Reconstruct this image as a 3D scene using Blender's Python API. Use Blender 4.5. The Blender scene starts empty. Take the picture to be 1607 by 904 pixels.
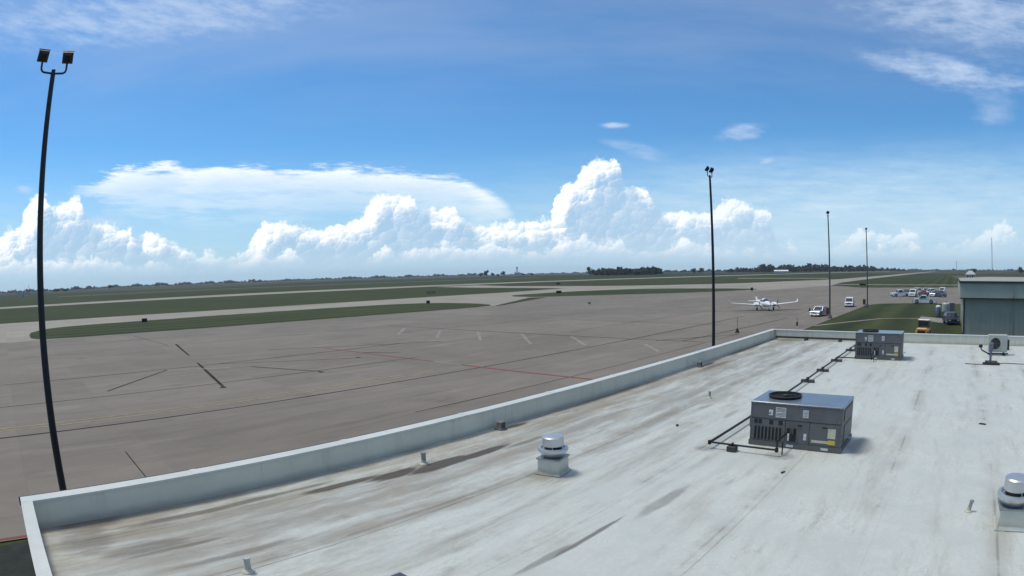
import bpy, bmesh, math, random
from mathutils import Matrix, Vector

# ---------------------------------------------------------------- camera
scene = bpy.context.scene
R = math.radians
CAM_Z = 7.1                      # lens above the apron
ROOF_Z = 3.65                    # roof membrane above the apron
F_PX, K3, CX, CY = 966.54, 0.033433, 803.5, 472.16      # wide-angle lens (pixels of a 1607 px frame)
PITCH, ROLL, HEAD = -0.0434037, 0.0217197, 0.728085

cd = bpy.data.cameras.new('camera')
cam = bpy.data.objects.new('camera', cd)
scene.collection.objects.link(cam)
scene.camera = cam
cd.type = 'PANO'
cd.panorama_type = 'FISHEYE_LENS_POLYNOMIAL'
cd.fisheye_fov = R(175)
cd.sensor_fit = 'HORIZONTAL'
cd.sensor_width = 36.0
cd.sensor_height = 36.0 * 9 / 16
_f = F_PX / (1607 / 36.0)
cd.fisheye_polynomial_k0 = 0
cd.fisheye_polynomial_k1 = -1 / _f
cd.fisheye_polynomial_k2 = 0
cd.fisheye_polynomial_k3 = -K3 / _f ** 3
cd.fisheye_polynomial_k4 = 0
cd.shift_y = (CY - 452) / 904
cd.clip_start = 0.05
cd.clip_end = 40000
cam.matrix_world = (Matrix.Translation((0, 0, CAM_Z)) @ Matrix.Rotation(HEAD, 4, 'Z') @ Matrix.Rotation(PITCH, 4, 'X')
                    @ Matrix.Rotation(ROLL, 4, 'Y') @ Matrix.Rotation(math.pi / 2, 4, 'X'))


def ray(x, y):
    """world direction of a photograph pixel (survey helper: only used to find where things stand)"""
    x -= CX; y = CY - y
    r = math.hypot(x, y) + 1e-9
    t = r / F_PX; th = t + K3 * t ** 3
    d = Vector((math.sin(th) * x / r, math.cos(th), math.sin(th) * y / r))
    d = Matrix.Rotation(PITCH, 3, 'X') @ (Matrix.Rotation(ROLL, 3, 'Y') @ d)
    return Matrix.Rotation(HEAD, 3, 'Z') @ d


def at(x, y, z=0.0):
    """point at height z seen at a pixel"""
    d = ray(x, y)
    s = (z - CAM_Z) / d.z
    return Vector((d.x * s, d.y * s, z))


def azel(x, y):
    d = ray(x, y)
    return math.degrees(math.atan2(d.x, d.y)), math.degrees(math.asin(d.z))


# ---------------------------------------------------------------- light, exposure
SUN_EL, SUN_AZ = R(66), R(-108)          # azimuth from +Y towards +X: high over the apron, to the left
sun_vec = Vector((math.sin(SUN_AZ) * math.cos(SUN_EL), math.cos(SUN_AZ) * math.cos(SUN_EL), math.sin(SUN_EL)))
sl = bpy.data.lights.new('sun', 'SUN')
sl.energy = 2.45
sl.angle = R(14.0)
sl.color = (1.0, 0.935, 0.80)
sun = bpy.data.objects.new('sun', sl)
sun.rotation_euler = (-sun_vec).to_track_quat('-Z', 'Y').to_euler()
scene.collection.objects.link(sun)
scene.view_settings.view_transform = 'Standard'
scene.view_settings.look = 'None'
scene.view_settings.gamma = 1.0
scene.view_settings.use_curve_mapping = False
scene.view_settings.exposure = 0.0
scene.cycles.max_bounces = 6
scene.cycles.diffuse_bounces = 2
scene.cycles.glossy_bounces = 3
scene.cycles.use_denoising = True


# ---------------------------------------------------------------- node expressions
class Ex:
    """a node socket with arithmetic, so that shader formulas stay readable"""
    def __init__(s, nt, sock): s.nt, s.k = nt, sock
    def _m(s, op, *a, clamp=False):
        n = s.nt.nodes.new('ShaderNodeMath'); n.operation = op; n.use_clamp = clamp
        for i, v in enumerate((s,) + a):
            if isinstance(v, Ex): s.nt.links.new(v.k, n.inputs[i])
            else: n.inputs[i].default_value = v
        return Ex(s.nt, n.outputs[0])
    def __add__(s, o): return s._m('ADD', o)
    __radd__ = __add__
    def __sub__(s, o): return s._m('SUBTRACT', o)
    def __rsub__(s, o): return (s * -1.0) + o
    def __mul__(s, o): return s._m('MULTIPLY', o)
    __rmul__ = __mul__
    def __truediv__(s, o): return s._m('DIVIDE', o)
    def __pow__(s, o): return s._m('POWER', o)
    def sat(s): return s._m('ADD', 0.0, clamp=True)
    def mx(s, o): return s._m('MAXIMUM', o)
    def mn(s, o): return s._m('MINIMUM', o)
    def fn(s, op): return s._m(op)
    def step(s, a, b, lo=0.0, hi=1.0):
        n = s.nt.nodes.new('ShaderNodeMapRange'); n.interpolation_type = 'SMOOTHSTEP'
        s.nt.links.new(s.k, n.inputs[0])
        for i, v in zip((1, 2, 3, 4), (a, b, lo, hi)):
            if isinstance(v, Ex): s.nt.links.new(v.k, n.inputs[i])
            else: n.inputs[i].default_value = v
        return Ex(s.nt, n.outputs[0])
    def lin(s, a, b, lo=0.0, hi=1.0):
        n = s.nt.nodes.new('ShaderNodeMapRange')
        s.nt.links.new(s.k, n.inputs[0])
        for i, v in zip((1, 2, 3, 4), (a, b, lo, hi)): n.inputs[i].default_value = v
        return Ex(s.nt, n.outputs[0])


def xyz(nt, x=0.0, y=0.0, z=0.0):
    n = nt.nodes.new('ShaderNodeCombineXYZ')
    for i, v in enumerate((x, y, z)):
        if isinstance(v, Ex): nt.links.new(v.k, n.inputs[i])
        else: n.inputs[i].default_value = v
    return n.outputs[0]


def noise(nt, vec, scale, detail=4.0, rough=0.55, dist=0.0, dims='3D', lac=2.0):
    n = nt.nodes.new('ShaderNodeTexNoise'); n.noise_dimensions = dims
    if vec is not None: nt.links.new(vec, n.inputs['Vector'])
    n.inputs['Scale'].default_value = scale; n.inputs['Detail'].default_value = detail
    n.inputs['Roughness'].default_value = rough; n.inputs['Distortion'].default_value = dist
    n.inputs['Lacunarity'].default_value = lac
    return Ex(nt, n.outputs[0])


def voro(nt, vec, scale, detail=0.0, rough=0.5, smooth=0.6, feature='SMOOTH_F1', dims='2D', rnd=1.0):
    n = nt.nodes.new('ShaderNodeTexVoronoi'); n.voronoi_dimensions = dims; n.feature = feature
    nt.links.new(vec, n.inputs['Vector'])
    n.inputs['Scale'].default_value = scale
    n.inputs['Detail'].default_value = detail; n.inputs['Roughness'].default_value = rough
    if feature == 'SMOOTH_F1': n.inputs['Smoothness'].default_value = smooth
    n.inputs['Randomness'].default_value = rnd
    return Ex(nt, n.outputs['Distance'])


def mixc(nt, fac, a, b):
    n = nt.nodes.new('ShaderNodeMix'); n.data_type = 'RGBA'
    for i, v in ((0, fac), (6, a), (7, b)):
        if isinstance(v, Ex): nt.links.new(v.k, n.inputs[i])
        elif hasattr(v, 'is_linked'): nt.links.new(v, n.inputs[i])
        elif i == 0: n.inputs[i].default_value = v
        else: n.inputs[i].default_value = tuple(v) + (1.0,) if len(v) == 3 else v
    return n.outputs[2]


def curve(nt, val, pts, lo, hi, vmax):
    """piecewise curve through (x, y) points; x in lo..hi, y in 0..vmax"""
    n = nt.nodes.new('ShaderNodeFloatCurve')
    c = n.mapping.curves[0]
    P = [((x - lo) / (hi - lo), y / vmax) for x, y in pts]
    c.points[0].location = P[0]; c.points[1].location = P[-1]
    for p in P[1:-1]: c.points.new(*p)
    for p in c.points: p.handle_type = 'AUTO_CLAMPED'
    n.mapping.use_clip = False
    n.mapping.extend = 'HORIZONTAL'
    n.mapping.update()
    nt.links.new(val.lin(lo, hi, 0, 1).k, n.inputs['Value'])
    return Ex(nt, n.outputs[0]) * vmax
# ---------------------------------------------------------------- sky: clear air, cumulus line, anvil, cirrus
def build_world():
    w = bpy.data.worlds.new('World'); scene.world = w; w.use_nodes = True
    nt = w.node_tree; nt.nodes.clear()
    out = nt.nodes.new('ShaderNodeOutputWorld'); bg = nt.nodes.new('ShaderNodeBackground')
    nt.links.new(bg.outputs[0], out.inputs[0])
    sky = nt.nodes.new('ShaderNodeTexSky'); sky.sky_type = 'NISHITA'; sky.sun_disc = False
    sky.sun_elevation = SUN_EL; sky.sun_rotation = SUN_AZ
    sky.altitude = 200; sky.air_density = 1.0; sky.dust_density = 0.35; sky.ozone_density = 3.0
    S = 0.112
    bg.inputs['Strength'].default_value = S
    tc = nt.nodes.new('ShaderNodeTexCoord'); sp = nt.nodes.new('ShaderNodeSeparateXYZ')
    nt.links.new(tc.outputs['Generated'], sp.inputs[0])
    X, Y, Z = (Ex(nt, sp.outputs[i]) for i in range(3))
    AZ = X._m('ARCTAN2', Y) * (180 / math.pi)            # degrees from +Y towards +X
    EL = Z.mn(0.9999).mx(-0.9999).fn('ARCSINE') * (180 / math.pi)
    rnd = random.Random(11)

    # ---- far cumulus: skyline measured as (azimuth, elevation) of the tops
    tops = [(5, 362), (28, 352), (45, 318), (62, 304), (85, 318), (104, 316), (120, 307), (128, 318), (150, 348), (175, 352), (200, 352),
            (214, 374), (232, 362), (246, 363), (262, 381), (285, 386), (312, 397), (330, 391), (352, 402), (372, 398), (392, 378), (412, 350),
            (438, 345), (468, 352), (500, 360), (528, 349), (560, 345), (575, 318), (592, 306), (620, 303), (650, 307), (663, 330),
            (688, 330), (702, 322), (722, 338), (742, 351), (772, 352), (800, 345), (830, 341), (855, 345), (868, 325), (884, 288),
            (905, 284), (916, 257), (935, 251), (960, 250), (972, 259), (981, 284), (1003, 293), (1016, 297), (1026, 320), (1050, 331),
            (1072, 326), (1100, 331), (1120, 325), (1136, 315), (1155, 312), (1176, 321), (1200, 326), (1214, 345), (1226, 388), (1238, 378),
            (1248, 388), (1280, 404), (1306, 392), (1320, 373), (1338, 361), (1356, 357), (1376, 363), (1400, 366), (1425, 357), (1436, 362),
            (1450, 380), (1480, 386), (1510, 379), (1540, 366), (1574, 346), (1586, 351), (1604, 372)]
    pts = [azel(*p) for p in tops]
    LO, HI = pts[0][0] - 4, pts[-1][0] + 4

    def profile(A):
        """measured skyline ahead; the same kind of broken cumulus line all the way round"""
        far = noise(nt, xyz(nt, A * 0.14, 1.3), 1.0, 3.0, 0.6, dims='2D').lin(0.3, 0.75, 0.4, 7.5)
        seen = curve(nt, A, [(LO, 2.5)] + pts + [(HI, 2.5)], LO, HI, 14.0)
        out_ = A.step(LO + 5, LO) + A.step(HI - 5, HI)
        return seen + (far - seen) * out_

    def cells(v, scale):
        """round puffs: distance from the puff's middle and the offset from it (its facing)"""
        n = nt.nodes.new('ShaderNodeTexVoronoi'); n.voronoi_dimensions = '2D'; n.feature = 'F1'
        nt.links.new(v, n.inputs['Vector']); n.inputs['Scale'].default_value = scale
        d = Ex(nt, n.outputs['Distance'])
        sub = nt.nodes.new('ShaderNodeVectorMath'); sub.operation = 'SUBTRACT'
        nt.links.new(v, sub.inputs[0]); nt.links.new(n.outputs['Position'], sub.inputs[1])
        s = nt.nodes.new('ShaderNodeSeparateXYZ'); nt.links.new(sub.outputs[0], s.inputs[0])
        return d, Ex(nt, s.outputs[0]) * scale, Ex(nt, s.outputs[1]) * scale

    sx, sy = -0.70, 0.72          # towards the sun as seen across the cloud faces

    def heap(seed, prof, amp, reach):
        """a wall of cumulus: how far inside it we look, and how much sun its puffs catch"""
        wn = nt.nodes.new('ShaderNodeTexNoise'); wn.noise_dimensions = '3D'
        nt.links.new(xyz(nt, AZ, EL, seed), wn.inputs['Vector'])
        wn.inputs['Scale'].default_value = 0.8; wn.inputs['Detail'].default_value = 4.0; wn.inputs['Roughness'].default_value = 0.6
        cs = nt.nodes.new('ShaderNodeSeparateColor'); nt.links.new(wn.outputs['Color'], cs.inputs[0])
        wx, wy, wz = (Ex(nt, cs.outputs[i]) - 0.5 for i in range(3))
        A, E = AZ + wx * 0.75, EL + wy * 0.75
        v = xyz(nt, A, E * 1.15 + seed * 3.1)
        d1, x1, y1 = cells(v, 0.42)
        d2, x2, y2 = cells(v, 1.0)
        d3, x3, y3 = cells(v, 2.5)
        lump = (0.42 - d1) * 1.0 + (0.42 - d2) * 1.25 + (0.42 - d3) * 0.85 + wz * 0.8
        h = prof(A) - E + lump * amp
        face = ((x1 * sx + y1 * sy) * 0.40 + (x2 * sx + y2 * sy) * 0.42 + (x3 * sx + y3 * sy) * 0.20)
        deep = prof(A + sx * reach) - (E + sy * reach) + lump * amp * 0.8
        return h, face, deep, wz

    h, face, deep, wz = heap(1.7, profile, 0.50, 1.7)
    far_thin = (1.0 - (AZ - azel(1480, 370)[0]).fn('ABSOLUTE').step(16.0, 9.0) * 0.25       # thinner heaps down the runway
                - AZ.step(azel(1020, 330)[0], azel(1090, 330)[0]) * 0.26)
    lit_b = (deep.step(1.2, -1.1) * 1.0 + 0.0 + 0.08 + face * (0.50 + deep.step(2.6, -0.5) * 0.5) + wz * 0.3).sat()
    cov_b = h.step(-0.10, 0.50) * EL.step(0.0, 3.4) * (0.64 + lit_b * 0.34) * far_thin

    # nearer, lower heaps in front of the towers
    def prof2(A):
        n1 = noise(nt, xyz(nt, A * 0.17, 3.3), 1.0, 2.0, 0.6, dims='2D')
        return profile(A) * 0.36 + 0.2 + (n1 - 0.5) * 4.6
    g, face2, deep2, wz2 = heap(9.1, prof2, 0.5, 1.1)
    lit_f = (deep2.step(1.6, -0.9) * 0.62 + 0.22 + face2 * 0.6 + wz2 * 0.5).sat()
    cov_f = g.step(-0.06, 0.55) * EL.step(0.5, 2.6) * (0.45 + lit_f * 0.45)

    # flat layer overhead, so that streaks run in true perspective
    zz = Z.mx(0.03)
    PX, PY = X / zz, Y / zz
    u = PX * 0.80 + PY * 0.60
    v = PY * 0.80 - PX * 0.60
    c2 = noise(nt, xyz(nt, u * 0.22, v * 0.3, 8.0), 1.0, 2.0, 0.5)
    # ---- anvil spreading behind the cumulus
    at_pts = [azel(*p) for p in [(100, 300), (135, 283), (180, 266), (225, 258), (275, 254), (300, 263), (340, 259), (400, 258), (470, 262),
                                 (540, 262), (600, 266), (670, 270), (720, 276), (750, 290), (792, 312), (812, 335)]]
    at_pts = [(-180, 0), (at_pts[0][0] - 1, at_pts[0][1] - 2.5)] + at_pts + [(at_pts[-1][0] + 1.0, at_pts[-1][1] - 2.5), (180, 0)]
    th_pts = [(-180, .1)] + [(azel(x, 300)[0], t) for x, t in [(100, .1), (140, 1.8), (200, 3.8), (270, 4.6), (400, 4.8), (520, 4.0), (640, 4.0), (720, 4.0), (770, 3.0), (812, .1)]] + [(180, .1)]
    wn = noise(nt, xyz(nt, AZ * 0.22, EL * 1.3 + AZ * 0.04, 4.0), 0.9, 6.0, 0.66)
    w1 = wn - 0.5
    ET = curve(nt, AZ + w1 * 4.0, at_pts[1:-1], -92, -30, 14.0)
    TH = curve(nt, AZ + w1 * 2.0, th_pts[1:-1], -92, -30, 8.0)
    dn = (ET - EL + w1 * 3.8)                                    # degrees below the top edge
    anvil = dn.step(-0.15, 0.75) * ((dn / TH.mx(0.05) + w1 * 0.9).step(1.25, 0.55) * 0.62 + (dn + w1).step(2.4, 0.4) * 0.45) * TH.step(0.0, 3.4) * (0.84 + w1 * 2.0 + (c2 - 0.5) * 0.5).sat()

    # ---- high cirrus
    c1 = noise(nt, xyz(nt, u * 0.55 + c2 * 1.4, v * 1.5 + c2 * 2.4, 3.0), 1.0, 6.0, 0.6)
    sheet = (c1 * 0.62 + c2 * 0.62 ).step(0.50, 0.84) * EL.step(11.0, 24.0)

    # torn streaks of ice cloud share one fibrous noise
    fib = noise(nt, xyz(nt, AZ * 0.30 + c2 * 1.5, EL * 1.0 + AZ * 0.10, 6.0), 1.0, 5.0, 0.62) - 0.5

    def wisp(px, py, la, le, tilt, amp):
        a0, e0 = azel(px, py)
        c, s = math.cos(R(tilt)), math.sin(R(tilt))
        da, de = AZ - a0, EL - e0
        p = (da * c + de * s) * (1 / la)
        q = (de * c - da * s) * (1 / le)
        return ((1.0 - (p * p + q * q)) * 0.75 + fib * 2.0).step(0.0, 1.3) * (p * p + q * q).step(1.5, 0.0) * amp

    wisps = None
    for a_ in [(1490, 112, 10.5, 1.9, -12, 0.85), (1395, 95, 4.0, 1.4, -8, 0.5), (1560, 165, 3.4, 2.6, 40, 0.4),
               (1165, 208, 3.4, 1.0, 4, 0.75), (965, 197, 1.7, 0.42, 0, 1.0), (995, 233, 4.6, 0.9, -18, 0.5),
               (1204, 252, 1.0, 0.4, 6, 0.8), (172, 345, 3.0, 0.9, 6, 0.8),
               (40, 298, 1.4, 0.45, -8, 0.8), (240, 22, 26, 3.6, 6, 0.66), (1540, 12, 18, 5.0, -10, 0.72)]:
        k = wisp(*a_)
        wisps = k if wisps is None else wisps.mx(k)
    # milky veil, low and mostly to the right of the runway heading
    a0, _ = azel(1330, 330)
    veil = EL.step(13.0, 5.0) * EL.step(0.0, 2.0) * (0.44 + w1 * 1.1 + c2 * 0.2).sat() * (0.5 + (AZ - a0).fn('ABSOLUTE').step(36.0, 6.0) * 0.9)
    haze = EL.step(10.0, -1.0) * 0.88

    U = 1 / S                                                     # cloud radiances are written in picture units
    tint = nt.nodes.new('ShaderNodeMix'); tint.data_type = 'RGBA'; tint.blend_type = 'MULTIPLY'; tint.inputs[0].default_value = 1.0
    nt.links.new(sky.outputs[0], tint.inputs[6]); tint.inputs[7].default_value = (0.53, 0.95, 1.21, 1)
    col = tint.outputs[2]
    def layer(base, fac, rgb): return mixc(nt, fac, base, tuple(c * U for c in rgb))
    col = layer(col, haze.sat(), (0.47, 0.675, 0.86))
    col = layer(col, (sheet * 0.26).mx(EL.step(29.0, 50.0) * (0.45 + c1 * 0.75)).sat(), (0.60, 0.66, 0.80))  # cloud cover overhead, above the view, thickened for a neutral fill light
    col = layer(col, wisps.sat(), (0.62, 0.75, 0.95))
    col = layer(col, veil.sat(), (0.60, 0.79, 0.94))
    col = layer(col, anvil.sat(), (0.95, 1.03, 1.06))
    shade, light = tuple(c * U for c in (0.42, 0.60, 0.82)), tuple(c * U for c in (1.16, 1.18, 1.18))
    hz = tuple(c * U for c in (0.50, 0.665, 0.82))
    cb = mixc(nt, EL.step(3.8, 0.4) * 0.85, mixc(nt, lit_b, shade, light), hz)
    col = mixc(nt, cov_b.sat(), col, cb)
    cf = mixc(nt, EL.step(3.2, 0.4) * 0.8, mixc(nt, lit_f, tuple(c * 1.15 for c in shade), light), hz)
    col = mixc(nt, cov_f.sat(), col, cf)
    nt.links.new(col, bg.inputs['Color'])
    w.cycles.sampling_method = 'MANUAL'
    w.cycles.sample_map_resolution = 512


build_world()
# ---------------------------------------------------------------- mesh and material helpers
COL = scene.collection


class MB:
    """collects shapes; build() links them as ONE mesh object"""
    def __init__(s): s.v, s.f = [], []
    def add(s, vs, fs):
        o = len(s.v); s.v += [tuple(v) for v in vs]; s.f += [tuple(i + o for i in f) for f in fs]; return s
    def box(s, x0, x1, y0, y1, z0, z1, M=None):
        vs = [Vector((x, y, z)) for z in (z0, z1) for y in (y0, y1) for x in (x0, x1)]
        if M is not None: vs = [M @ v for v in vs]
        return s.add(vs, [(0, 2, 3, 1), (4, 5, 7, 6), (0, 1, 5, 4), (2, 6, 7, 3), (0, 4, 6, 2), (1, 3, 7, 5)])
    def cbox(s, x0, x1, y0, y1, z0, z1, c=0.02):
        """box with chamfered vertical and top edges"""
        def ring(i, z): return [(x0 + i + c, y0 + i, z), (x1 - i - c, y0 + i, z), (x1 - i, y0 + i + c, z), (x1 - i, y1 - i - c, z),
                                (x1 - i - c, y1 - i, z), (x0 + i + c, y1 - i, z), (x0 + i, y1 - i - c, z), (x0 + i, y0 + i + c, z)]
        return s.loft([ring(0, z0), ring(0, z1 - c), ring(c, z1)])
    def loft(s, rings, cap=True, closed=True):
        n = len(rings[0]); vs = [p for r in rings for p in r]; fs = []
        for k in range(len(rings) - 1):
            for i in range(n if closed else n - 1):
                j = (i + 1) % n
                fs.append((k * n + i, k * n + j, (k + 1) * n + j, (k + 1) * n + i))
        if cap: fs += [tuple(range(n))[::-1], tuple(range((len(rings) - 1) * n, len(rings) * n))]
        return s.add(vs, fs)
    def tube(s, pts, rad, n=8, cap=True):
        """round bar along points; rad is one radius or a list"""
        pts = [Vector(p) for p in pts]
        if not isinstance(rad, (list, tuple)): rad = [rad] * len(pts)
        rings = []; ref = None
        for i, p in enumerate(pts):
            a = pts[max(i - 1, 0)]; b = pts[min(i + 1, len(pts) - 1)]
            t = (b - a).normalized()
            if ref is None: ref = Vector((0, 0, 1)) if abs(t.z) < 0.9 else Vector((1, 0, 0))
            e1 = t.cross(ref).normalized(); e2 = t.cross(e1); 
            rings.append([p + (e1 * math.cos(2 * math.pi * k / n) + e2 * math.sin(2 * math.pi * k / n)) * rad[i] for k in range(n)])
        return s.loft(rings, cap)
    def lathe(s, prof, c=(0, 0, 0), n=24):
        rings = [[(c[0] + r * math.cos(2 * math.pi * k / n), c[1] + r * math.sin(2 * math.pi * k / n), c[2] + z) for k in range(n)] for r, z in prof]
        return s.loft(rings)
    def sheet(s, poly, z):
        return s.add([(p[0], p[1], z) for p in poly], [tuple(range(len(poly)))])
    def prism(s, poly, z0, z1):
        return s.loft([[(p[0], p[1], z0) for p in poly], [(p[0], p[1], z1) for p in poly]])
    def mesh(s, name, mat, smooth=False):
        me = bpy.data.meshes.new(name); me.from_pydata(s.v, [], s.f)
        bm = bmesh.new(); bm.from_mesh(me); bmesh.ops.recalc_face_normals(bm, faces=bm.faces); bm.to_mesh(me); bm.free()
        if smooth:
            me.shade_smooth()
            try: me.set_sharp_from_angle(angle=R(38))
            except Exception: pass
        me.materials.append(mat); me.update()
        return me
    def build(s, name, mat, parent=None, smooth=False, loc=None):
        o = bpy.data.objects.new(name, s.mesh(name, mat, smooth)); COL.objects.link(o)
        o.parent = parent
        if loc is not None: o.location = loc
        return o


def tag(o, label=None, cat=None, group=None, kind=None):
    if label: o['label'] = label
    if cat: o['category'] = cat
    if group: o['group'] = group
    if kind: o['kind'] = kind
    return o


def thing(name, loc, label, cat, group=None, rz=0.0):
    o = bpy.data.objects.new(name, None); o.empty_display_size = 0.2; COL.objects.link(o)
    o.location = loc; o.rotation_euler = (0, 0, rz)
    return tag(o, label, cat, group)


def copy_tree(o, parent=None):
    c = o.copy(); COL.objects.link(c); c.parent = parent
    for ch in list(o.children): copy_tree(ch, c)
    return c


def copy_thing(o, loc, rz, label, group=None):
    c = copy_tree(o); c.location = loc; c.rotation_euler = (0, 0, rz); c['label'] = label
    if group: c['group'] = group
    return c


def base_mat(name, rough=0.6, metal=0.0, spec=0.5):
    m = bpy.data.materials.new(name); m.use_nodes = True
    nt = m.node_tree; b = nt.nodes['Principled BSDF']
    b.inputs['Roughness'].default_value = rough; b.inputs['Metallic'].default_value = metal
    b.inputs['Specular IOR Level'].default_value = spec
    return m, nt, b


def pos(nt):
    g = nt.nodes.new('ShaderNodeNewGeometry'); return g.outputs['Position']


def split(nt, v):
    s = nt.nodes.new('ShaderNodeSeparateXYZ'); nt.links.new(v, s.inputs[0])
    return [Ex(nt, s.outputs[i]) for i in range(3)]


def bump(nt, b, h, strength=0.3, dist=0.01):
    n = nt.nodes.new('ShaderNodeBump'); n.inputs['Strength'].default_value = strength; n.inputs['Distance'].default_value = dist
    nt.links.new(h.k, n.inputs['Height']); nt.links.new(n.outputs[0], b.inputs['Normal'])


def mat(name, rgb, rough=0.6, metal=0.0, var=0.12, scale=3.0, spec=0.5, grime=0.0):
    """plain finish with blotchy wear: colour drifts by +-var, a little dirt, uneven gloss"""
    m, nt, b = base_mat(name, rough, metal, spec)
    tc = nt.nodes.new('ShaderNodeTexCoord').outputs['Object']
    n = noise(nt, tc, scale, 6.0, 0.6)
    n2 = noise(nt, tc, scale * 9, 3.0, 0.6)
    lo = tuple(c * (1 - var * 1.6) for c in rgb); hi = tuple(min(1, c * (1 + var)) for c in rgb)
    col = mixc(nt, (n * 0.75 + n2 * 0.25).step(0.3, 0.7), lo, hi)
    if grime: col = mixc(nt, n.step(0.52, 0.75) * grime, col, (0.12, 0.10, 0.08))
    nt.links.new(col, b.inputs['Base Color'])
    nt.links.new((rough + (n2 - 0.5) * 0.2).mx(0.03).k, b.inputs['Roughness'])
    return m


def glass_mat(name, rgb=(0.02, 0.025, 0.03)):
    m, nt, b = base_mat(name, 0.06, 0.0, 0.8)
    tc = nt.nodes.new('ShaderNodeTexCoord').outputs['Object']
    nt.links.new(mixc(nt, noise(nt, tc, 2.0, 3.0), rgb, tuple(c * 1.6 for c in rgb)), b.inputs['Base Color'])
    return m


M = {}
M['bronze'] = mat('dark_bronze_steel', (0.022, 0.022, 0.026), 0.5, 0.3)
M['pole_far'] = mat('weathered_bronze', (0.085, 0.095, 0.09), 0.5, 0.3)
M['seam'] = mat('welded_seam', (0.37, 0.38, 0.335), 0.6, 0, 0.12, 0.7)
M['mulch'] = mat('dark_ground_cover', (0.016, 0.020, 0.012), 0.95, 0, 0.4, 1.5)
M['galv'] = mat('galvanised_steel', (0.34, 0.35, 0.35), 0.45, 0.7, 0.15, 6)
M['alum'] = mat('spun_aluminium', (0.60, 0.60, 0.60), 0.42, 0.85, 0.04, 0.8)
M['alum_dk'] = mat('dull_aluminium', (0.36, 0.37, 0.37), 0.45, 0.7, 0.12, 5, grime=0.25)
M['ac_body'] = mat('ac_grey_paint', (0.115, 0.112, 0.110), 0.5, 0.0, 0.10, 2.5)
M['ac_top_sky'] = mat('ac_top_sky_tint', (0.13, 0.155, 0.185), 0.24, 0.0, 0.12, 2.0)  # top panel blued: sky reflection put into the base colour
M['black'] = mat('black_plastic', (0.012, 0.012, 0.013), 0.5)
M['rubber'] = mat('black_rubber', (0.018, 0.018, 0.018), 0.8)
M['pipe'] = mat('black_iron_pipe', (0.014, 0.014, 0.017), 0.55, 0.2)
M['block'] = mat('pipe_support_block', (0.075, 0.07, 0.068), 0.85, 0, 0.3)
M['sticker'] = mat('white_sticker', (0.62, 0.63, 0.60), 0.5, 0, 0.2, 30)
M['ink'] = mat('grey_print', (0.16, 0.16, 0.17), 0.6)
M['yellow'] = mat('yellow_sticker', (0.62, 0.44, 0.06), 0.5, 0, 0.15)
M['cream'] = mat('cream_sticker', (0.55, 0.52, 0.38), 0.5, 0, 0.2)
M['red'] = mat('red_paint', (0.36, 0.035, 0.03), 0.45, 0, 0.15)
M['white'] = mat('white_paint', (0.74, 0.75, 0.75), 0.35, 0, 0.05)
M['offwhite'] = mat('offwhite_enamel', (0.40, 0.41, 0.37), 0.45, 0, 0.08, grime=0.15)
M['silver'] = mat('silver_paint', (0.42, 0.44, 0.47), 0.28, 0.6, 0.05)
M['blue'] = mat('dark_blue_paint', (0.03, 0.045, 0.10), 0.3, 0.2, 0.08)
M['greyblue'] = mat('grey_blue_paint', (0.14, 0.15, 0.20), 0.3, 0.3, 0.08)
M['maroon'] = mat('maroon_paint', (0.15, 0.04, 0.05), 0.3, 0.2, 0.08)
M['orange'] = mat('orange_paint', (0.72, 0.38, 0.12), 0.45, 0, 0.1)
M['glass'] = glass_mat('dark_glass')
M['lamp'] = glass_mat('lamp_glass', (0.35, 0.37, 0.40))
M['taillight'] = mat('red_lens', (0.28, 0.01, 0.012), 0.2)
M['sign'] = mat('black_sign_face', (0.012, 0.012, 0.012), 0.6)
M['brown_box'] = mat('weathered_steel', (0.20, 0.19, 0.175), 0.7, 0.1, 0.3, grime=0.4)
M['hatch'] = mat('dark_blue_grey_steel', (0.055, 0.058, 0.085), 0.5, 0, 0.12)
M['conc'] = mat('weathered_concrete', (0.24, 0.22, 0.19), 0.9, 0, 0.2, 1.5)
M['brick'] = mat('building_wall', (0.30, 0.26, 0.22), 0.9, 0, 0.15, 1.2)
M['metalwall'] = mat('grey_green_metal_siding', (0.32, 0.325, 0.258), 0.55, 0.0, 0.06, 0.6)
M['fascia'] = mat('grey_green_fascia', (0.42, 0.43, 0.35), 0.5, 0.0, 0.06, 0.6)
M['darkcap'] = mat('dark_cap', (0.035, 0.04, 0.04), 0.6)
M['barn'] = mat('pale_barn', (0.42, 0.42, 0.41), 0.7)
M['bark'] = mat('bark', (0.07, 0.055, 0.04), 0.95, 0, 0.3)


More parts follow.
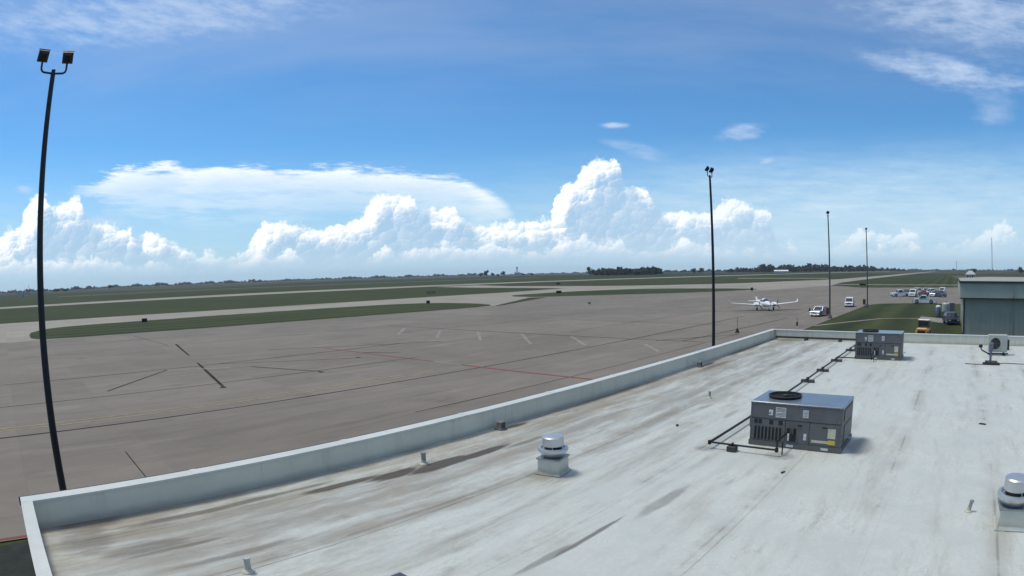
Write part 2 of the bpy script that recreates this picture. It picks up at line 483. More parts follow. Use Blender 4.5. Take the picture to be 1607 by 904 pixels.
def ground_mats():
    # mown grass of the airfield, with farmland taking over in the distance
    m, nt, b = base_mat('airfield_grass', 0.95, 0, 0.15)
    p = pos(nt); x, y, z = split(nt, p)
    big = noise(nt, p, 0.006, 4.0, 0.6)
    mid = noise(nt, xyz(nt, x * 1.0, y * 0.25), 0.12, 5.0, 0.65)
    fine = noise(nt, p, 2.2, 6.0, 0.75)
    mow = (x * (math.pi / 3.2)).fn('SINE') * 0.11
    t = (big * 0.35 + mid * 0.35 + fine * 0.45 + mow - 0.08).sat()
    col = mixc(nt, t.step(0.25, 0.8), (0.022, 0.031, 0.010), (0.063, 0.074, 0.025))
    col = mixc(nt, (mid * 0.6 + fine * 0.4).step(0.52, 0.68) * 0.55, col, (0.088, 0.078, 0.038))
    col = mixc(nt, (big * 0.5 + fine * 0.5).step(0.55, 0.7) * 0.4, col, (0.042, 0.060, 0.016))
    r = (x * x + y * y).fn('SQRT')
    vo = nt.nodes.new('ShaderNodeTexVoronoi'); vo.voronoi_dimensions = '2D'; vo.distance = 'CHEBYCHEV'; vo.inputs['Scale'].default_value = 0.0016
    nt.links.new(p, vo.inputs['Vector'])
    cs = nt.nodes.new('ShaderNodeSeparateColor'); nt.links.new(vo.outputs['Color'], cs.inputs[0])
    crop = mixc(nt, Ex(nt, cs.outputs[0]).step(0.2, 0.9), (0.026, 0.040, 0.018), (0.068, 0.064, 0.036))
    col = mixc(nt, r.step(750, 1100), col, crop)
    nt.links.new(col, b.inputs['Base Color'])
    bump(nt, b, fine, 0.5, 0.05)
    M['grass'] = m

    m, nt, b = base_mat('ploughed_field', 0.95, 0, 0.1)
    p = pos(nt)
    nt.links.new(mixc(nt, noise(nt, p, 0.03, 5.0).step(0.3, 0.7), (0.085, 0.070, 0.040), (0.12, 0.095, 0.055)), b.inputs['Base Color'])
    M['field'] = m

    # concrete: slab grid, stains, oil and tyre marks running with the traffic
    def concrete(name, lo, hi, slab, stain, line=0.35):
        m, nt, b = base_mat(name, 0.85, 0, 0.25)
        p = pos(nt); x, y, z = split(nt, p)
        big = noise(nt, xyz(nt, x, y * 0.35), 0.06, 5.0, 0.6)
        mid = noise(nt, xyz(nt, x * 1.4, y * 0.5), 0.55, 6.0, 0.65)
        fine = noise(nt, p, 9.0, 5.0, 0.7)
        col = mixc(nt, (big * 0.5 + mid * 0.35 + fine * 0.2).step(0.33, 0.72), lo, hi)
        br = nt.nodes.new('ShaderNodeTexBrick'); br.offset = 0.0
        br.inputs['Scale'].default_value = 1.0; br.inputs['Brick Width'].default_value = slab; br.inputs['Row Height'].default_value = slab
        br.inputs['Mortar Size'].default_value = 0.035; br.inputs['Mortar Smooth'].default_value = 0.4
        br.inputs['Color1'].default_value = (0.42, 0.42, 0.42, 1); br.inputs['Color2'].default_value = (0.58, 0.58, 0.58, 1); br.inputs['Mortar'].default_value = (0.44, 0.44, 0.44, 1)
        nt.links.new(p, br.inputs['Vector'])
        tone = nt.nodes.new('ShaderNodeMix'); tone.data_type = 'RGBA'; tone.blend_type = 'OVERLAY'; tone.inputs[0].default_value = 0.42
        nt.links.new(col, tone.inputs[6]); nt.links.new(br.outputs['Color'], tone.inputs[7])
        jn = noise(nt, p, 0.22, 4.0, 0.6)
        col = mixc(nt, Ex(nt, br.outputs['Fac']) * jn.step(0.42, 0.62) * line, tone.outputs[2], (0.03, 0.028, 0.026))
        sp = noise(nt, xyz(nt, x, y * 0.6), 0.32, 7.0, 0.7)
        col = mixc(nt, sp.step(0.58, 0.78) * stain, col, tuple(c * 0.52 for c in lo))
        ty = noise(nt, xyz(nt, x * 1.1 + (big - 0.5) * 6, y * 0.035), 1.0, 4.0, 0.65)
        col = mixc(nt, ty.step(0.54, 0.70) * stain * 0.55, col, tuple(c * 0.55 for c in lo))
        lt = noise(nt, xyz(nt, x * 0.5, y * 0.10, 5.0), 1.0, 5.0, 0.6)
        col = mixc(nt, lt.step(0.55, 0.72) * 0.35, col, tuple(min(1, c * 1.28) for c in hi))
        nt.links.new(col, b.inputs['Base Color'])
        bump(nt, b, fine, 0.25, 0.006)
        return m
    M['apron'] = concrete('apron_concrete', (0.150, 0.131, 0.106), (0.216, 0.190, 0.156), 6.2, 0.6, 0.03)
    M['taxi'] = concrete('taxiway_concrete', (0.23, 0.21, 0.17), (0.31, 0.285, 0.235), 7.5, 0.4, 0.15)
    M['tar'] = mat('tar_sealant', (0.040, 0.034, 0.029), 0.9, 0, 0.4, 0.7, spec=0.08)
    for nm, rgb, wear in (('line_red', (0.24, 0.052, 0.045), 0.35), ('line_yellow', (0.32, 0.27, 0.16), 0.72), ('line_white', (0.27, 0.25, 0.21), 0.6)):
        m, nt, b = base_mat(nm, 0.8, 0, 0.2)
        p = pos(nt)
        n = noise(nt, p, 0.9, 7.0, 0.75)
        nt.links.new(mixc(nt, n.step(0.40, 0.66) * wear, rgb, (0.13, 0.12, 0.11)), b.inputs['Base Color'])
        M[nm] = m

    # roof membrane: pale single-ply sheet, ponding dirt drawn out along the sheets
    m, nt, b = base_mat('roof_membrane', 0.55, 0, 0.35)
    p = pos(nt); x, y, z = split(nt, p)
    wob = noise(nt, xyz(nt, x * 0.8, y * 0.35), 1.0, 4.0, 0.6) - 0.5
    s1 = noise(nt, xyz(nt, x * 1.9 + wob * 0.9, y * 0.16), 1.0, 6.0, 0.62)
    s2 = noise(nt, xyz(nt, x * 4.5 + wob * 1.8, y * 0.75, 3.0), 1.0, 6.0, 0.66)
    bl = noise(nt, p, 0.9, 6.0, 0.7)
    fine = noise(nt, p, 14.0, 4.0, 0.7)
    col = mixc(nt, (bl * 0.7 + fine * 0.3).step(0.35, 0.7), (0.465, 0.49, 0.452), (0.56, 0.585, 0.54))
    left = x.step(-3.2, -8.6)                                    # the low side, where water stands, is dirtier
    d = (s1 * 0.62 + s2 * 0.42 + left * 0.13 + (bl - 0.5) * 0.25).step(0.49, 0.74)
    col = mixc(nt, d * (0.38 + left * 0.42), col, (0.225, 0.202, 0.160))
    d2 = (s2 * 0.6 + bl * 0.45).step(0.58, 0.78)
    col = mixc(nt, d2 * (0.35 + left * 0.4), col, (0.135, 0.118, 0.095))
    tan = noise(nt, xyz(nt, x * 1.3, y * 0.42, 7.0), 1.0, 7.0, 0.7)
    col = mixc(nt, (tan + left * 0.06).step(0.53, 0.70) * (0.30 + left * 0.35), col, (0.30, 0.262, 0.195))
    ring = ((tan - 0.47).fn('ABSOLUTE')).step(0.012, 0.0) * bl.step(0.45, 0.6)
    col = mixc(nt, ring * 0.30, col, (0.20, 0.175, 0.13))
    ph = ((x + 8.62 + wob * 0.10) * (1 / 1.93))
    ph = (ph - ph.fn('FLOOR') - 0.5).fn('ABSOLUTE') * 1.93          # metres from the middle of the sheet
    sd = noise(nt, xyz(nt, x * 0.35, y * 0.33, 9.0), 1.0, 6.0, 0.7)
    seamd = ph.step(0.66, 0.955) * sd.step(0.40, 0.66)
    col = mixc(nt, seamd * (0.42 + left * 0.2), col, (0.235, 0.205, 0.155))
    col = mixc(nt, ph.step(0.93, 0.958) * sd.step(0.46, 0.62) * 0.45, col, (0.12, 0.105, 0.085))
    spk = noise(nt, p, 5.0, 3.0, 0.7).step(0.68, 0.76)
    col = mixc(nt, spk * 0.35, col, (0.16, 0.145, 0.12))
    dark_spots = None  # brown stains, plus dark ovals to the right of both rooftop units
    for (sx_, sy_, rx, ry, amp) in [(-8.24, 7.2, 0.24, 0.9, 1.5), (-8.18, 8.2, 0.16, 0.9, 1.1), (-8.38, 6.2, 0.18, 0.7, 1.1), (-8.55, 5.2, 0.12, 0.9, 0.9),
                                    (-8.02, 9.4, 0.10, 0.9, 0.6), (-9.12, 10.2, 0.12, 0.55, 1.0), (-9.08, 21.0, 0.14, 0.9, 1.0), (-8.7, 20.8, 0.2, 1.4, 0.5),
                                    (-8.82, 3.2, 0.11, 2.4, 0.65), (-9.22, 0.9, 0.25, 0.7, 0.6), (-4.26, 6.2, 0.05, 1.0, 0.75), (-4.32, 5.3, 0.07, 0.6, 0.5),
                                    (-4.05, 7.9, 0.14, 0.9, 0.45), (-8.7, 29.8, 1.4, 0.35, 0.5), (-9.2, 15.0, 0.16, 3.5, 0.45), (-9.25, 26.0, 0.18, 3.0, 0.5),
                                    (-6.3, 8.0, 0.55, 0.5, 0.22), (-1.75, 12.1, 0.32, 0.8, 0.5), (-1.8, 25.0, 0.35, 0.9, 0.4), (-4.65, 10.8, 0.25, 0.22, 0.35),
                                    (-3.15, 10.95, 0.35, 0.3, 0.35), (-5.3, 13.8, 0.08, 0.6, 0.35), (-7.7, 1.9, 0.07, 0.9, 0.6), (-8.7, 0.7, 0.75, 0.5, 0.45), (-7.9, 1.5, 0.22, 0.8, 0.5), (-7.1, 2.6, 0.10, 1.0, 0.4)]:
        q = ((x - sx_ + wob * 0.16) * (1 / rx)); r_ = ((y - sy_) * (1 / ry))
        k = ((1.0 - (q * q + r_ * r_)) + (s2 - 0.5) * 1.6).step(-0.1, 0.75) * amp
        dark_spots = k if dark_spots is None else dark_spots.mx(k)
    col = mixc(nt, dark_spots.sat() * 0.92, col, (0.060, 0.047, 0.033))
    nt.links.new(col, b.inputs['Base Color'])
    nt.links.new((0.42 + bl * 0.3).k, b.inputs['Roughness'])
    bump(nt, b, bl * 0.8 + fine * 0.2, 0.25, 0.02)
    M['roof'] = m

    # parapet skin: same sheet, dirt washed down towards the roof
    m, nt, b = base_mat('parapet_membrane', 0.55, 0, 0.35)
    p = pos(nt); x, y, z = split(nt, p)
    n = noise(nt, xyz(nt, x * 1.2, y * 0.5, z * 1.5), 1.0, 6.0, 0.65)
    st = noise(nt, xyz(nt, x * 6, y * 2.5, z * 0.5), 1.0, 5.0, 0.6)
    col = mixc(nt, n.step(0.3, 0.7), (0.58, 0.56, 0.455), (0.66, 0.64, 0.53))
    col = mixc(nt, (st * 0.7 + n * 0.3).step(0.5, 0.75) * 0.35, col, (0.20, 0.19, 0.165))
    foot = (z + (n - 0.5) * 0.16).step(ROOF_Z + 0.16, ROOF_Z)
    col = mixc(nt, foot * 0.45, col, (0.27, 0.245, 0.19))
    nt.links.new(col, b.inputs['Base Color'])
    M['parapet'] = m
    M['coping'] = mat('white_coping', (0.58, 0.59, 0.53), 0.4, 0, 0.06, 0.8)

    # leaves
    for nm, lo, hi in (('leaf', (0.028, 0.044, 0.018), (0.06, 0.085, 0.032)), ('leaf_far', (0.030, 0.046, 0.026), (0.056, 0.074, 0.042))):
        m, nt, b = base_mat(nm, 0.8, 0, 0.2)
        nt.links.new(mixc(nt, noise(nt, pos(nt), 0.35, 3.0), lo, hi), b.inputs['Base Color'])
        M[nm] = m


ground_mats()
# ---------------------------------------------------------------- the setting: ground, pavements, lines
def structure(name, mb, m, label=None):
    o = mb.build(name, m); o['kind'] = 'structure'
    if label: o['label'] = label
    return o


def soft(poly, n=2):
    """round off a polygon (corner cutting)"""
    for _ in range(n):
        q = []
        for i in range(len(poly)):
            a, b = poly[i], poly[(i + 1) % len(poly)]
            q += [(a[0] * .75 + b[0] * .25, a[1] * .75 + b[1] * .25), (a[0] * .25 + b[0] * .75, a[1] * .25 + b[1] * .75)]
        poly = q
    return poly


def ragged(poly, step=2.0, amp=0.35, seed=1):
    r_ = random.Random(seed); q = []
    for i in range(len(poly)):
        a, b = Vector(poly[i]), Vector(poly[(i + 1) % len(poly)]); n = max(1, int((b - a).length / step))
        for k in range(n): q.append(tuple(a.lerp(b, k / n) + Vector((r_.uniform(-amp, amp), r_.uniform(-amp, amp)))))
    return q


g = MB(); G = 30000
g.sheet([(-G, -G), (G, -G), (G, G), (-G, G)], -0.04)
structure('ground', g, M['grass'])
structure('ploughed_field', MB().sheet([(14, 190), (400, 190), (420, 820), (-4, 820)], -0.02), M['field'])
EDGE = -18.7                                                   # apron edge in front of the terminal
pp = lambda *px: [tuple(at(x, y)[:2]) for x, y in px]
taxi = ([(-154, -260), (-154, 60), (-157, 110), (-161, 156), (-162, 180)] + pp((886, 452.3), (748.5, 451.6)) + [(-300, 262), (-300, 300)]
        + pp((797, 448.9), (886, 448.9), (959, 448.6), (1040, 447.4), (1116, 445.6), (1190, 443.4), (1250, 440.8)) + [(-93, 480), (-95, 2600), (-73, 2600), (-71, 520), (-66.5, 350), (-60, 292),
        (-58, 262), (-70, 215), (-80, 190), (-118, 140), (-95, 100), (-95, -260)])
structure('taxiway', MB().sheet(taxi, -0.012), M['taxi'])
structure('runway', MB().sheet([(-293, -600), (-293, 0), (-297, 60), (-303, 135), (-309, 213), (-318, 300), (-322, 400), (-310, 650), (-300, 1300), (-300, 3200),
                                (-342, 3200), (-346, 1300), (-352, 647), (-361, 402), (-357, 248), (-352, 160), (-338, 62), (-326, 0), (-326, -600)], -0.016), M['taxi'])
structure('perimeter_road', MB().sheet([(-640, 60), (-655, 60), (-672, 820), (-655, 820)], -0.02), M['taxi'])
structure('service_road', MB().sheet([(-62, 300), (-58, 310), (160, 326), (160, 315)], -0.008), M['taxi'])
structure('access_road', MB().sheet(pp((1158, 437.1), (1300, 437.0), (1300, 436.3), (1158, 436.4)), -0.02), M['taxi'])
apron = structure('apron', MB().sheet([(-95.5, -260), (EDGE, -260), (EDGE, 128), (-16.5, 134), (-11, 137.5), (60, 137.5), (60, 268), (1, 268), (-39, 253),
                                       (-58.5, 284), (-70, 215), (-81, 196), (-95, 174), (-117, 150), (-95.5, 104)], 0.0), M['apron'])
gi = structure('grass_island', MB().sheet(ragged(soft([(-95, 8), (-95, 97), (-99, 105), (-112, 109), (-124, 106), (-130, 95), (-130, 60), (-127, 20), (-124, 9), (-112, 4), (-100, 4)])), 0.006), M['grass'])
structure('grass_island', MB().sheet(ragged(soft([(-121, 143), (-137, 150), (-140, 172), (-138, 203), (-124, 230), (-84, 233), (-74, 224), (-80, 198), (-95, 175), (-114, 150)], 1), 3.0, .5, 2), 0.006), M['grass'])
structure('planting_bed', MB().sheet(ragged([(-18.45, -30), (-9.9, -30), (-9.9, 30), (-18.45, 30)], 1.5, .08, 5), -0.02), M['mulch'])
# strip of lawn and the worn path in front of the hangar
path = MB()
for a, b in zip(pp((1262, 512.6), (1330, 505.2), (1384, 499.5), (1425, 499.2)), pp((1330, 505.2), (1384, 499.5), (1425, 499.2), (1500, 503.5))):
    a, b = Vector(a), Vector(b); n = Vector((-(b - a).y, (b - a).x)).normalized() * 0.32
    path.add([(*(a - n), -0.015), (*(b - n), -0.015), (*(b + n), -0.015), (*(a + n), -0.015)], [(0, 1, 2, 3)])
structure('footpath', path, M['taxi'])
pad = structure('paved_pad', MB().sheet(pp((1446, 496.5), (1478, 499.5), (1500, 508), (1472, 506), (1440, 501)), -0.010), M['conc'])


def strip(name, a, b, w, m, parent=apron, z=0.005):
    a, b = Vector(a), Vector(b); n = Vector((-(b - a).y, (b - a).x)).normalized() * (w / 2)
    k = max(1, int((b - a).length / 6)); r_ = random.Random(int(abs(a.x * 31 + a.y * 17)))
    mb = MB(); L = []; Rr = []
    for i in range(k + 1):
        p = a.lerp(b, i / k); ww = n * r_.uniform(0.75, 1.2); dd = n * r_.uniform(-0.25, 0.25)
        L.append((p + ww + dd)); Rr.append((p - ww + dd))
    for i in range(k):
        mb.add([(*L[i], z), (*Rr[i], z), (*Rr[i + 1], z), (*L[i + 1], z)], [(0, 1, 2, 3)])
    return mb.build(name, m, parent)


# tar-sealed joints and cracks
for (a, b, w) in [((-32.6, -30), (-33.4, 92), .16), ((-51.9, -30), (-51.9, 40), .14), ((-73, 54.3), (-25, 56.7), .20), ((-41.8, -20), (-41.8, 34), .11),
                  ((-73, 21.6), (-60.2, 19.2), .42), ((-54, 18.0), (-40.2, 15.2), .50), ((-43.8, 7.3), (-51.4, 14.2), .24), ((-48, 20.9), (-41.2, 24), .30),
                  ((-58.5, 27.6), (-49.8, 44.2), .26), ((-49, 32.7), (-45.5, 35.2), .24), ((-22.4, 4.9), (-27, 5.0), .04), ((-30.2, 56), (-24.4, 65), .20), ((-27.4, 56.4), (-25.6, 90), .18),
                  ((-62, 48), (-62, 92), .10), ((-84, 0), (-84, 90), .09), ((-72, 2), (-72, 60), .09), ((-90, 76), (-30, 76), .10), ((-24.8, 20), (-24.6, 66), .08),
                  ((-44, 60), (-44, 120), .09), ((-92, 130), (-40, 130), .10), ((-60, 100), (-34, 100.6), .16), ((-90, 20), (-72, 20.3), .10), ((-52, 19), (-46, 30), .12)]:
    strip('tar_joint', a, b, min(w * 1.25, .24), M['tar'])
for px in ((562, 561), (505, 584), (350, 608)):
    p = at(*px); r_ = random.Random(px[0])
    MB().sheet([(p.x + r_.uniform(.5, 1) * .34 * math.cos(t * .9), p.y + r_.uniform(.5, 1) * .34 * math.sin(t * .9)) for t in range(7)], 0.007).build('tar_patch', M['tar'], apron)
# painted markings
strip('red_line', (-55, 32.6), (-38.6, 33.3), .30, M['line_red'], z=.009)
strip('white_dash', (-38.4, 33.3), (-35.4, 33.35), .34, M['line_white'], z=.009)
strip('red_line', (-35.2, 33.35), (EDGE, 33.6), .34, M['line_red'], z=.009)
strip('red_line', (-18.85, -40), (-18.85, 30), .20, M['line_red'], z=.009)
for dx in (-.34, .34): strip('yellow_line', (-35.1 + dx, -60), (-34.6 + dx, 30), .17, M['line_yellow'], z=.009)
for a, b in [((-60.3, 46.4), (-67, 52.7)), ((-53.2, 46.5), (-59.6, 52.8)), ((-46.9, 47.3), (-53.9, 54)), ((-39.8, 47.4), (-47.9, 55.2)), ((-34.3, 49.2), (-40.8, 55.6)), ((-25.6, 48.2), (-29.7, 52.7))]:
    strip('white_dash', a, b, .34, M['line_white'], z=.009)
strip('white_dash', (-51.4, 14.2), (-48.6, 19.2), .36, M['line_white'], z=.009)
# ---------------------------------------------------------------- terminal building under the camera
RZ = ROOF_Z
X0, X1, Y0, Y1 = -9.62, 13.0, -0.15, 30.75                     # outer faces
TOP = 4.10
tb = thing('terminal_building', (0, 15.3, 0), 'flat roofed terminal with pale streaked roof and low white parapets in the foreground', 'building')
off = Vector((0, 15.3, 0))


def tpart(name, mb, m, parent=tb, smooth=False):
    mb.v = [(v[0] - off.x, v[1] - off.y, v[2] - off.z) for v in mb.v]
    return mb.build(name, m, parent, smooth)


tpart('wall', MB().box(X0 + .06, X1 - .06, Y0 + .06, Y1 - .06, 0, RZ - .05), M['brick'])
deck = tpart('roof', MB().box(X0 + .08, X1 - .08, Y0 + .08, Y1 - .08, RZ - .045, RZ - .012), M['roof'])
edges = [X0 + .22] + [-8.62 + 1.93 * k for k in range(12)]
edges = [e for e in edges if e < X1 - .3] + [X1 - .22]
rr = random.Random(4)
for i, (a, b) in enumerate(zip(edges[:-1], edges[1:])):        # sheets lap over each other by a hand's width
    lift = .002 if i % 2 else 0.0
    cut = rr.uniform(11, 22)
    for (ya, yb, dz) in ((Y0 + .2, cut, 0), (cut - .12, Y1 - .2, .0012)):
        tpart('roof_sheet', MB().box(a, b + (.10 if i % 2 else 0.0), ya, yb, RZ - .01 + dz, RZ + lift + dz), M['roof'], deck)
for nm, (ax, bx, ay, by) in (('parapet', (X0, X0 + .26, Y0, Y1)), ('parapet', (X0 + .26, X1 - .26, Y0, Y0 + .19)),
                             ('parapet', (X0 + .26, X1 - .26, Y1 - .26, Y1)), ('parapet', (X1 - .26, X1, Y0, Y1))):
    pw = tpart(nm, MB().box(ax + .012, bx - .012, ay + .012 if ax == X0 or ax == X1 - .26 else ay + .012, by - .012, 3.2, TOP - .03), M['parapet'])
    tpart('coping', MB().box(ax - .004, bx + .004, ay - .004, by + .004, TOP - .034, TOP) if ax in (X0, X1 - .26) else
          MB().box(ax + .005, bx - .005, ay - .004, by + .004, TOP - .036, TOP - .002), M['coping'], pw)
    # dark drip edge on the outer side
    if ax == X0: tpart('drip_edge', MB().box(ax - .055, ax - .006, ay - .03, by + .03, TOP - .13, TOP - .004), M['darkcap'], pw)
    if ay == Y1 - .26: tpart('drip_edge', MB().box(ax + .01, bx - .01, by + .006, by + .03, TOP - .11, TOP - .008), M['darkcap'], pw)
    along_y = ax in (X0, X1 - .26)
    lo_, hi_ = (ay, by) if along_y else (ax, bx)
    q_ = lo_ + 3.05
    while q_ < hi_ - .5:                                        # lapped joints of the coping
        tpart('joint_cover', MB().box(ax - .010, bx + .010, q_ - .06, q_ + .06, TOP - .04, TOP + .005) if along_y else MB().box(q_ - .06, q_ + .06, ay - .010, by + .010, TOP - .04, TOP + .003), M['coping'], pw)
        if ax == X0: tpart('skin_seam', MB().box(bx - .013, bx - .007, q_ + 1.2, q_ + 1.29, RZ + .02, TOP - .04), M['parapet'], pw)
        if ay == Y1 - .26: tpart('skin_seam', MB().box(q_ + 1.2, q_ + 1.29, ay + .006, ay + .013, RZ + .02, TOP - .04), M['parapet'], pw)
        q_ += 3.05
# welded laps between the sheets
for e in edges[1:-1]:
    tpart('welded_seam', MB().box(e + .085, e + .125, Y0 + .25, Y1 - .3, RZ + .001, RZ + .0042), M['roof'], deck)


# ---------------------------------------------------------------- packaged rooftop units
def make_rooftop_unit(loc, h, label):
    W, D = 1.92, 1.17
    t = thing('rooftop_unit', loc, label, 'air conditioner', 'packaged rooftop units')
    bd = MB().cbox(-W / 2, W / 2, -D / 2, D / 2, .10, h - .035, .012).build('cabinet', M['ac_body'], t)
    MB().cbox(-W / 2 - .012, W / 2 + .012, -D / 2 - .012, D / 2 + .012, h - .035, h, .012).build('top_panel', M['ac_top_sky'], t)
    rail = MB().box(-W / 2 - .02, W / 2 + .02, -D / 2 - .02, -D / 2 + .05, .004, .098)
    rail.box(-W / 2 - .02, W / 2 + .02, D / 2 - .05, D / 2 + .02, .004, .098)
    rail.box(-W / 2 - .02, -W / 2 + .05, -D / 2 + .051, D / 2 - .051, .004, .098).box(W / 2 - .05, W / 2 + .02, -D / 2 + .051, D / 2 - .051, .004, .098)
    rl = rail.build('base_rail', M['ac_body'], t)
    f = -D / 2                                                     # the face with the access panels looks towards the camera
    x0 = -W / 2
    k = h / .89

    def face(name, xa, xb, za, zb, m, d=.006, parent=bd, tilt=0):
        return MB().box(x0 + xa, x0 + xb, f - d, f + .002, za * k, zb * k).build(name, m, parent)
    face('panel_seam', .02, 1.90, .548, .560, M['black'], .003)
    for xs in (.74, 1.25): face('panel_seam', xs, xs + .008, .11, .547, M['black'], .003)
    pnl = face('access_panel', 1.262, 1.86, .125, .53, M['ac_body'], .007)
    for i in range(8):                                             # condenser louvres
        xa = .09 + i * .076
        sl = face('louvre_slot', xa, xa + .044, .13, .39, M['black'], .004)
        MB().box(x0 + xa - .012, x0 + xa + .002, f - .018, f - .003, .12 * k, .40 * k).build('louvre_blade', M['ac_body'], sl)
    for xa in (.08, .17, .40, .60): face('vent_opening', xa, xa + (.07 if xa < .3 else .085), .445, .535, M['black'], .004)
    face('valve_recess', .78, .98, .14, .40, M['black'], .004)
    face('disconnect_switch', .86, .94, .30, .42, M['block'], .06)
    lb = face('label', .53, .745, .60, .80, M['sticker'], .005)
    for z in (.625, .65, .675, .715, .74): MB().box(x0 + .545, x0 + .73, f - .0065, f - .004, z * k, (z + .012) * k).build('print_line', M['ink'], lb)
    MB().box(x0 + .545, x0 + .73, f - .0065, f - .004, .765 * k, .782 * k).build('print_line', M['red'], lb)
    lb = face('label', .385, .47, .63, .74, M['sticker'], .005)
    MB().box(x0 + .39, x0 + .43, f - .0065, f - .004, .65 * k, .69 * k).build('print_line', M['ink'], lb)
    lb = face('label', 1.10, 1.215, .635, .785, M['sticker'], .005)
    for z in (.66, .69, .72, .75): MB().box(x0 + 1.11, x0 + 1.205, f - .0065, f - .004, z * k, (z + .010) * k).build('print_line', M['ink'], lb)
    face('label', .80, .84, .15, .30, M['sticker'], .008)
    face('label', 1.14, 1.20, .19, .32, M['sticker'], .006)
    face('label', 1.64, 1.80, .27, .46, M['cream'], .011)
    face('warning_strip', 1.31, 1.655, .165, .215, M['cream'], .011)
    face('warning_strip', 1.657, 1.80, .150, .235, M['yellow'], .011)
    for xa in (.79, 1.52): MB().box(x0 + xa, x0 + xa + .15, f - .026, f - .018, .03, .075).build('label', M['sticker'], rl)
    for xa, za in ((.06, .50), (.06, .15), (.70, .50), (1.30, .50), (1.30, .15), (1.84, .50), (.06, .84), (.95, .84), (1.86, .84), (1.86, .60), (.06, .60)):
        face('screw', xa, xa + .014, za, za + .014, M['galv'], .010)
    for xa in (1.0, 1.52): face('panel_handle', xa, xa + .10, .46, .485, M['black'], .016)
    for xa in (-.004, 1.895): MB().box(x0 + xa, x0 + xa + .028, f - .004, f + .01, .102, h - .036).build('corner_post', M['ac_body'], bd)
    # condenser fan
    fx, fy = -.42, .02
    rg = [(.34, h + .003), (.36, h + .05), (.33, h + .055), (.325, h + .006)]
    fs = MB()
    n = 32
    rings = [[(fx + r * math.cos(2 * math.pi * q / n), fy + r * math.sin(2 * math.pi * q / n), z) for q in range(n)] for r, z in rg]
    fs.loft(rings + [rings[0]], cap=False)
    fr = fs.build('fan_shroud', M['black'], t, True)
    MB().lathe([(.322, h + .002), (.322, h + .012)], (fx, fy, 0), 32).build('fan_throat', M['black'], fr)
    gr = MB()
    for r in (.06, .12, .18, .24, .30): gr.tube([(fx + r * math.cos(2 * math.pi * q / 24), fy + r * math.sin(2 * math.pi * q / 24), h + .048) for q in range(25)], .005, 5)
    for q in range(8):
        a = q * math.pi / 4; gr.tube([(fx + .05 * math.cos(a), fy + .05 * math.sin(a), h + .045), (fx + .33 * math.cos(a), fy + .33 * math.sin(a), h + .045)], .005, 5)
    gr.build('fan_grille', M['pipe'], fr)
    MB().lathe([(.09, h + .014), (.09, h + .04), (.05, h + .043)], (fx, fy, 0), 16).build('fan_hub', M['ac_body'], fr)
    # side fittings
    MB().box(W / 2 + .001, W / 2 + .014, -.35, .35, .14, .50).build('side_panel', M['ac_body'], t)
    MB().box(W / 2 + .001, W / 2 + .016, -.42, .42, .58, h - .09).build('side_panel', M['ac_body'], t)
    MB().tube([(W / 2 + .004, -.46, .30), (W / 2 + .16, -.46, .30), (W / 2 + .18, -.46, .27)], .013, 8).build('drain_stub', M['galv'], t)
    MB().box(-W / 2 - .07, -W / 2 - .001, -.45, -.25, .32, .50).build('junction_box', M['ac_body'], t)
    return t


make_rooftop_unit((-3.02, 12.08, RZ + .006), .89, 'grey rooftop air conditioner nearer the camera, black fan on its top')
make_rooftop_unit((-3.05, 25.02, RZ + .006), 1.03, 'grey rooftop air conditioner farther off against the far parapet')


# ---------------------------------------------------------------- gas pipe and its blocks
gp = thing('gas_pipe', (-4.6, 10.85, RZ), 'thin black gas pipe running along the roof past both grey units', 'pipe')
Z = .13
def gpart(name, pts, r=.022): return MB().tube([(x + 4.6, y - 10.85, z) for x, y, z in pts], r, 8).build(name, M['pipe'], gp, True)
gpart('pipe_run', [(-4.6, 10.85, Z), (-4.6, 30.1, Z)], .027)
gpart('pipe_run', [(-4.64, 30.12, Z), (-9.15, 30.12, Z)], .042)
for y, xe, yu in ((10.87, -3.20, 11.47), (23.75, -3.22, 24.42)):
    br = gpart('branch_pipe', [(-4.56, y, Z), (xe, y, Z)], .02)
    MB().tube([(xe + 4.6, y - 10.85, Z - .02), (xe + 4.6, y - 10.85, .30), (xe + 4.6, yu - 10.85, .30)], .018, 8).build('riser', M['pipe'], br)
    MB().tube([(xe + 4.68, y - 10.85 + .12, .27), (xe + 4.68, y - 10.85 + .12, .012)], .014, 8).build('drip_leg', M['pipe'], br)
for p in ((-4.6, 10.85), (-4.6, 23.75), (-4.6, 30.12), (-9.15, 30.12), (-3.2, 10.87), (-3.22, 23.75)):
    MB().lathe([(.034, -.04), (.038, -.02), (.038, .02), (.034, .04)], (p[0] + 4.6, p[1] - 10.85, Z), 10).build('elbow', M['pipe'], gp)
blocks = [(-4.6, 18.75, 'first support block showing on the black pipe beyond the nearer unit'),
          (-4.6, 20.95, 'second support block on the black pipe between the two units'), (-4.6, 23.45, 'support block where the pipe branches to the farther unit'),
          (-4.6, 26.7, 'support block beside the left side of the farther unit'), (-7.55, 30.12, 'dark block under the pipe along the far parapet, left'),
          (-5.75, 30.12, 'dark block under the pipe along the far parapet, nearer the unit'), (-4.12, 10.87, 'support block under the short pipe before the nearer unit')]
for x, y, lb in blocks:
    along = y in (30.12, 10.87)
    t = thing('pipe_support', (x, y, RZ + .006), lb, 'pipe support', 'pipe support blocks', R(90) if along else 0)
    if along and y < 20:
        MB().cbox(-.09, .09, -.09, .09, 0, .105, .01).build('block', M['block'], t)
    else:
        MB().cbox(-.22, .22, -.07, .07, 0, .085, .012).build('block', M['block'], t)
    MB().box(-.05, .05, -.012, .012, .10, .160).build('strap', M['pipe'], t)


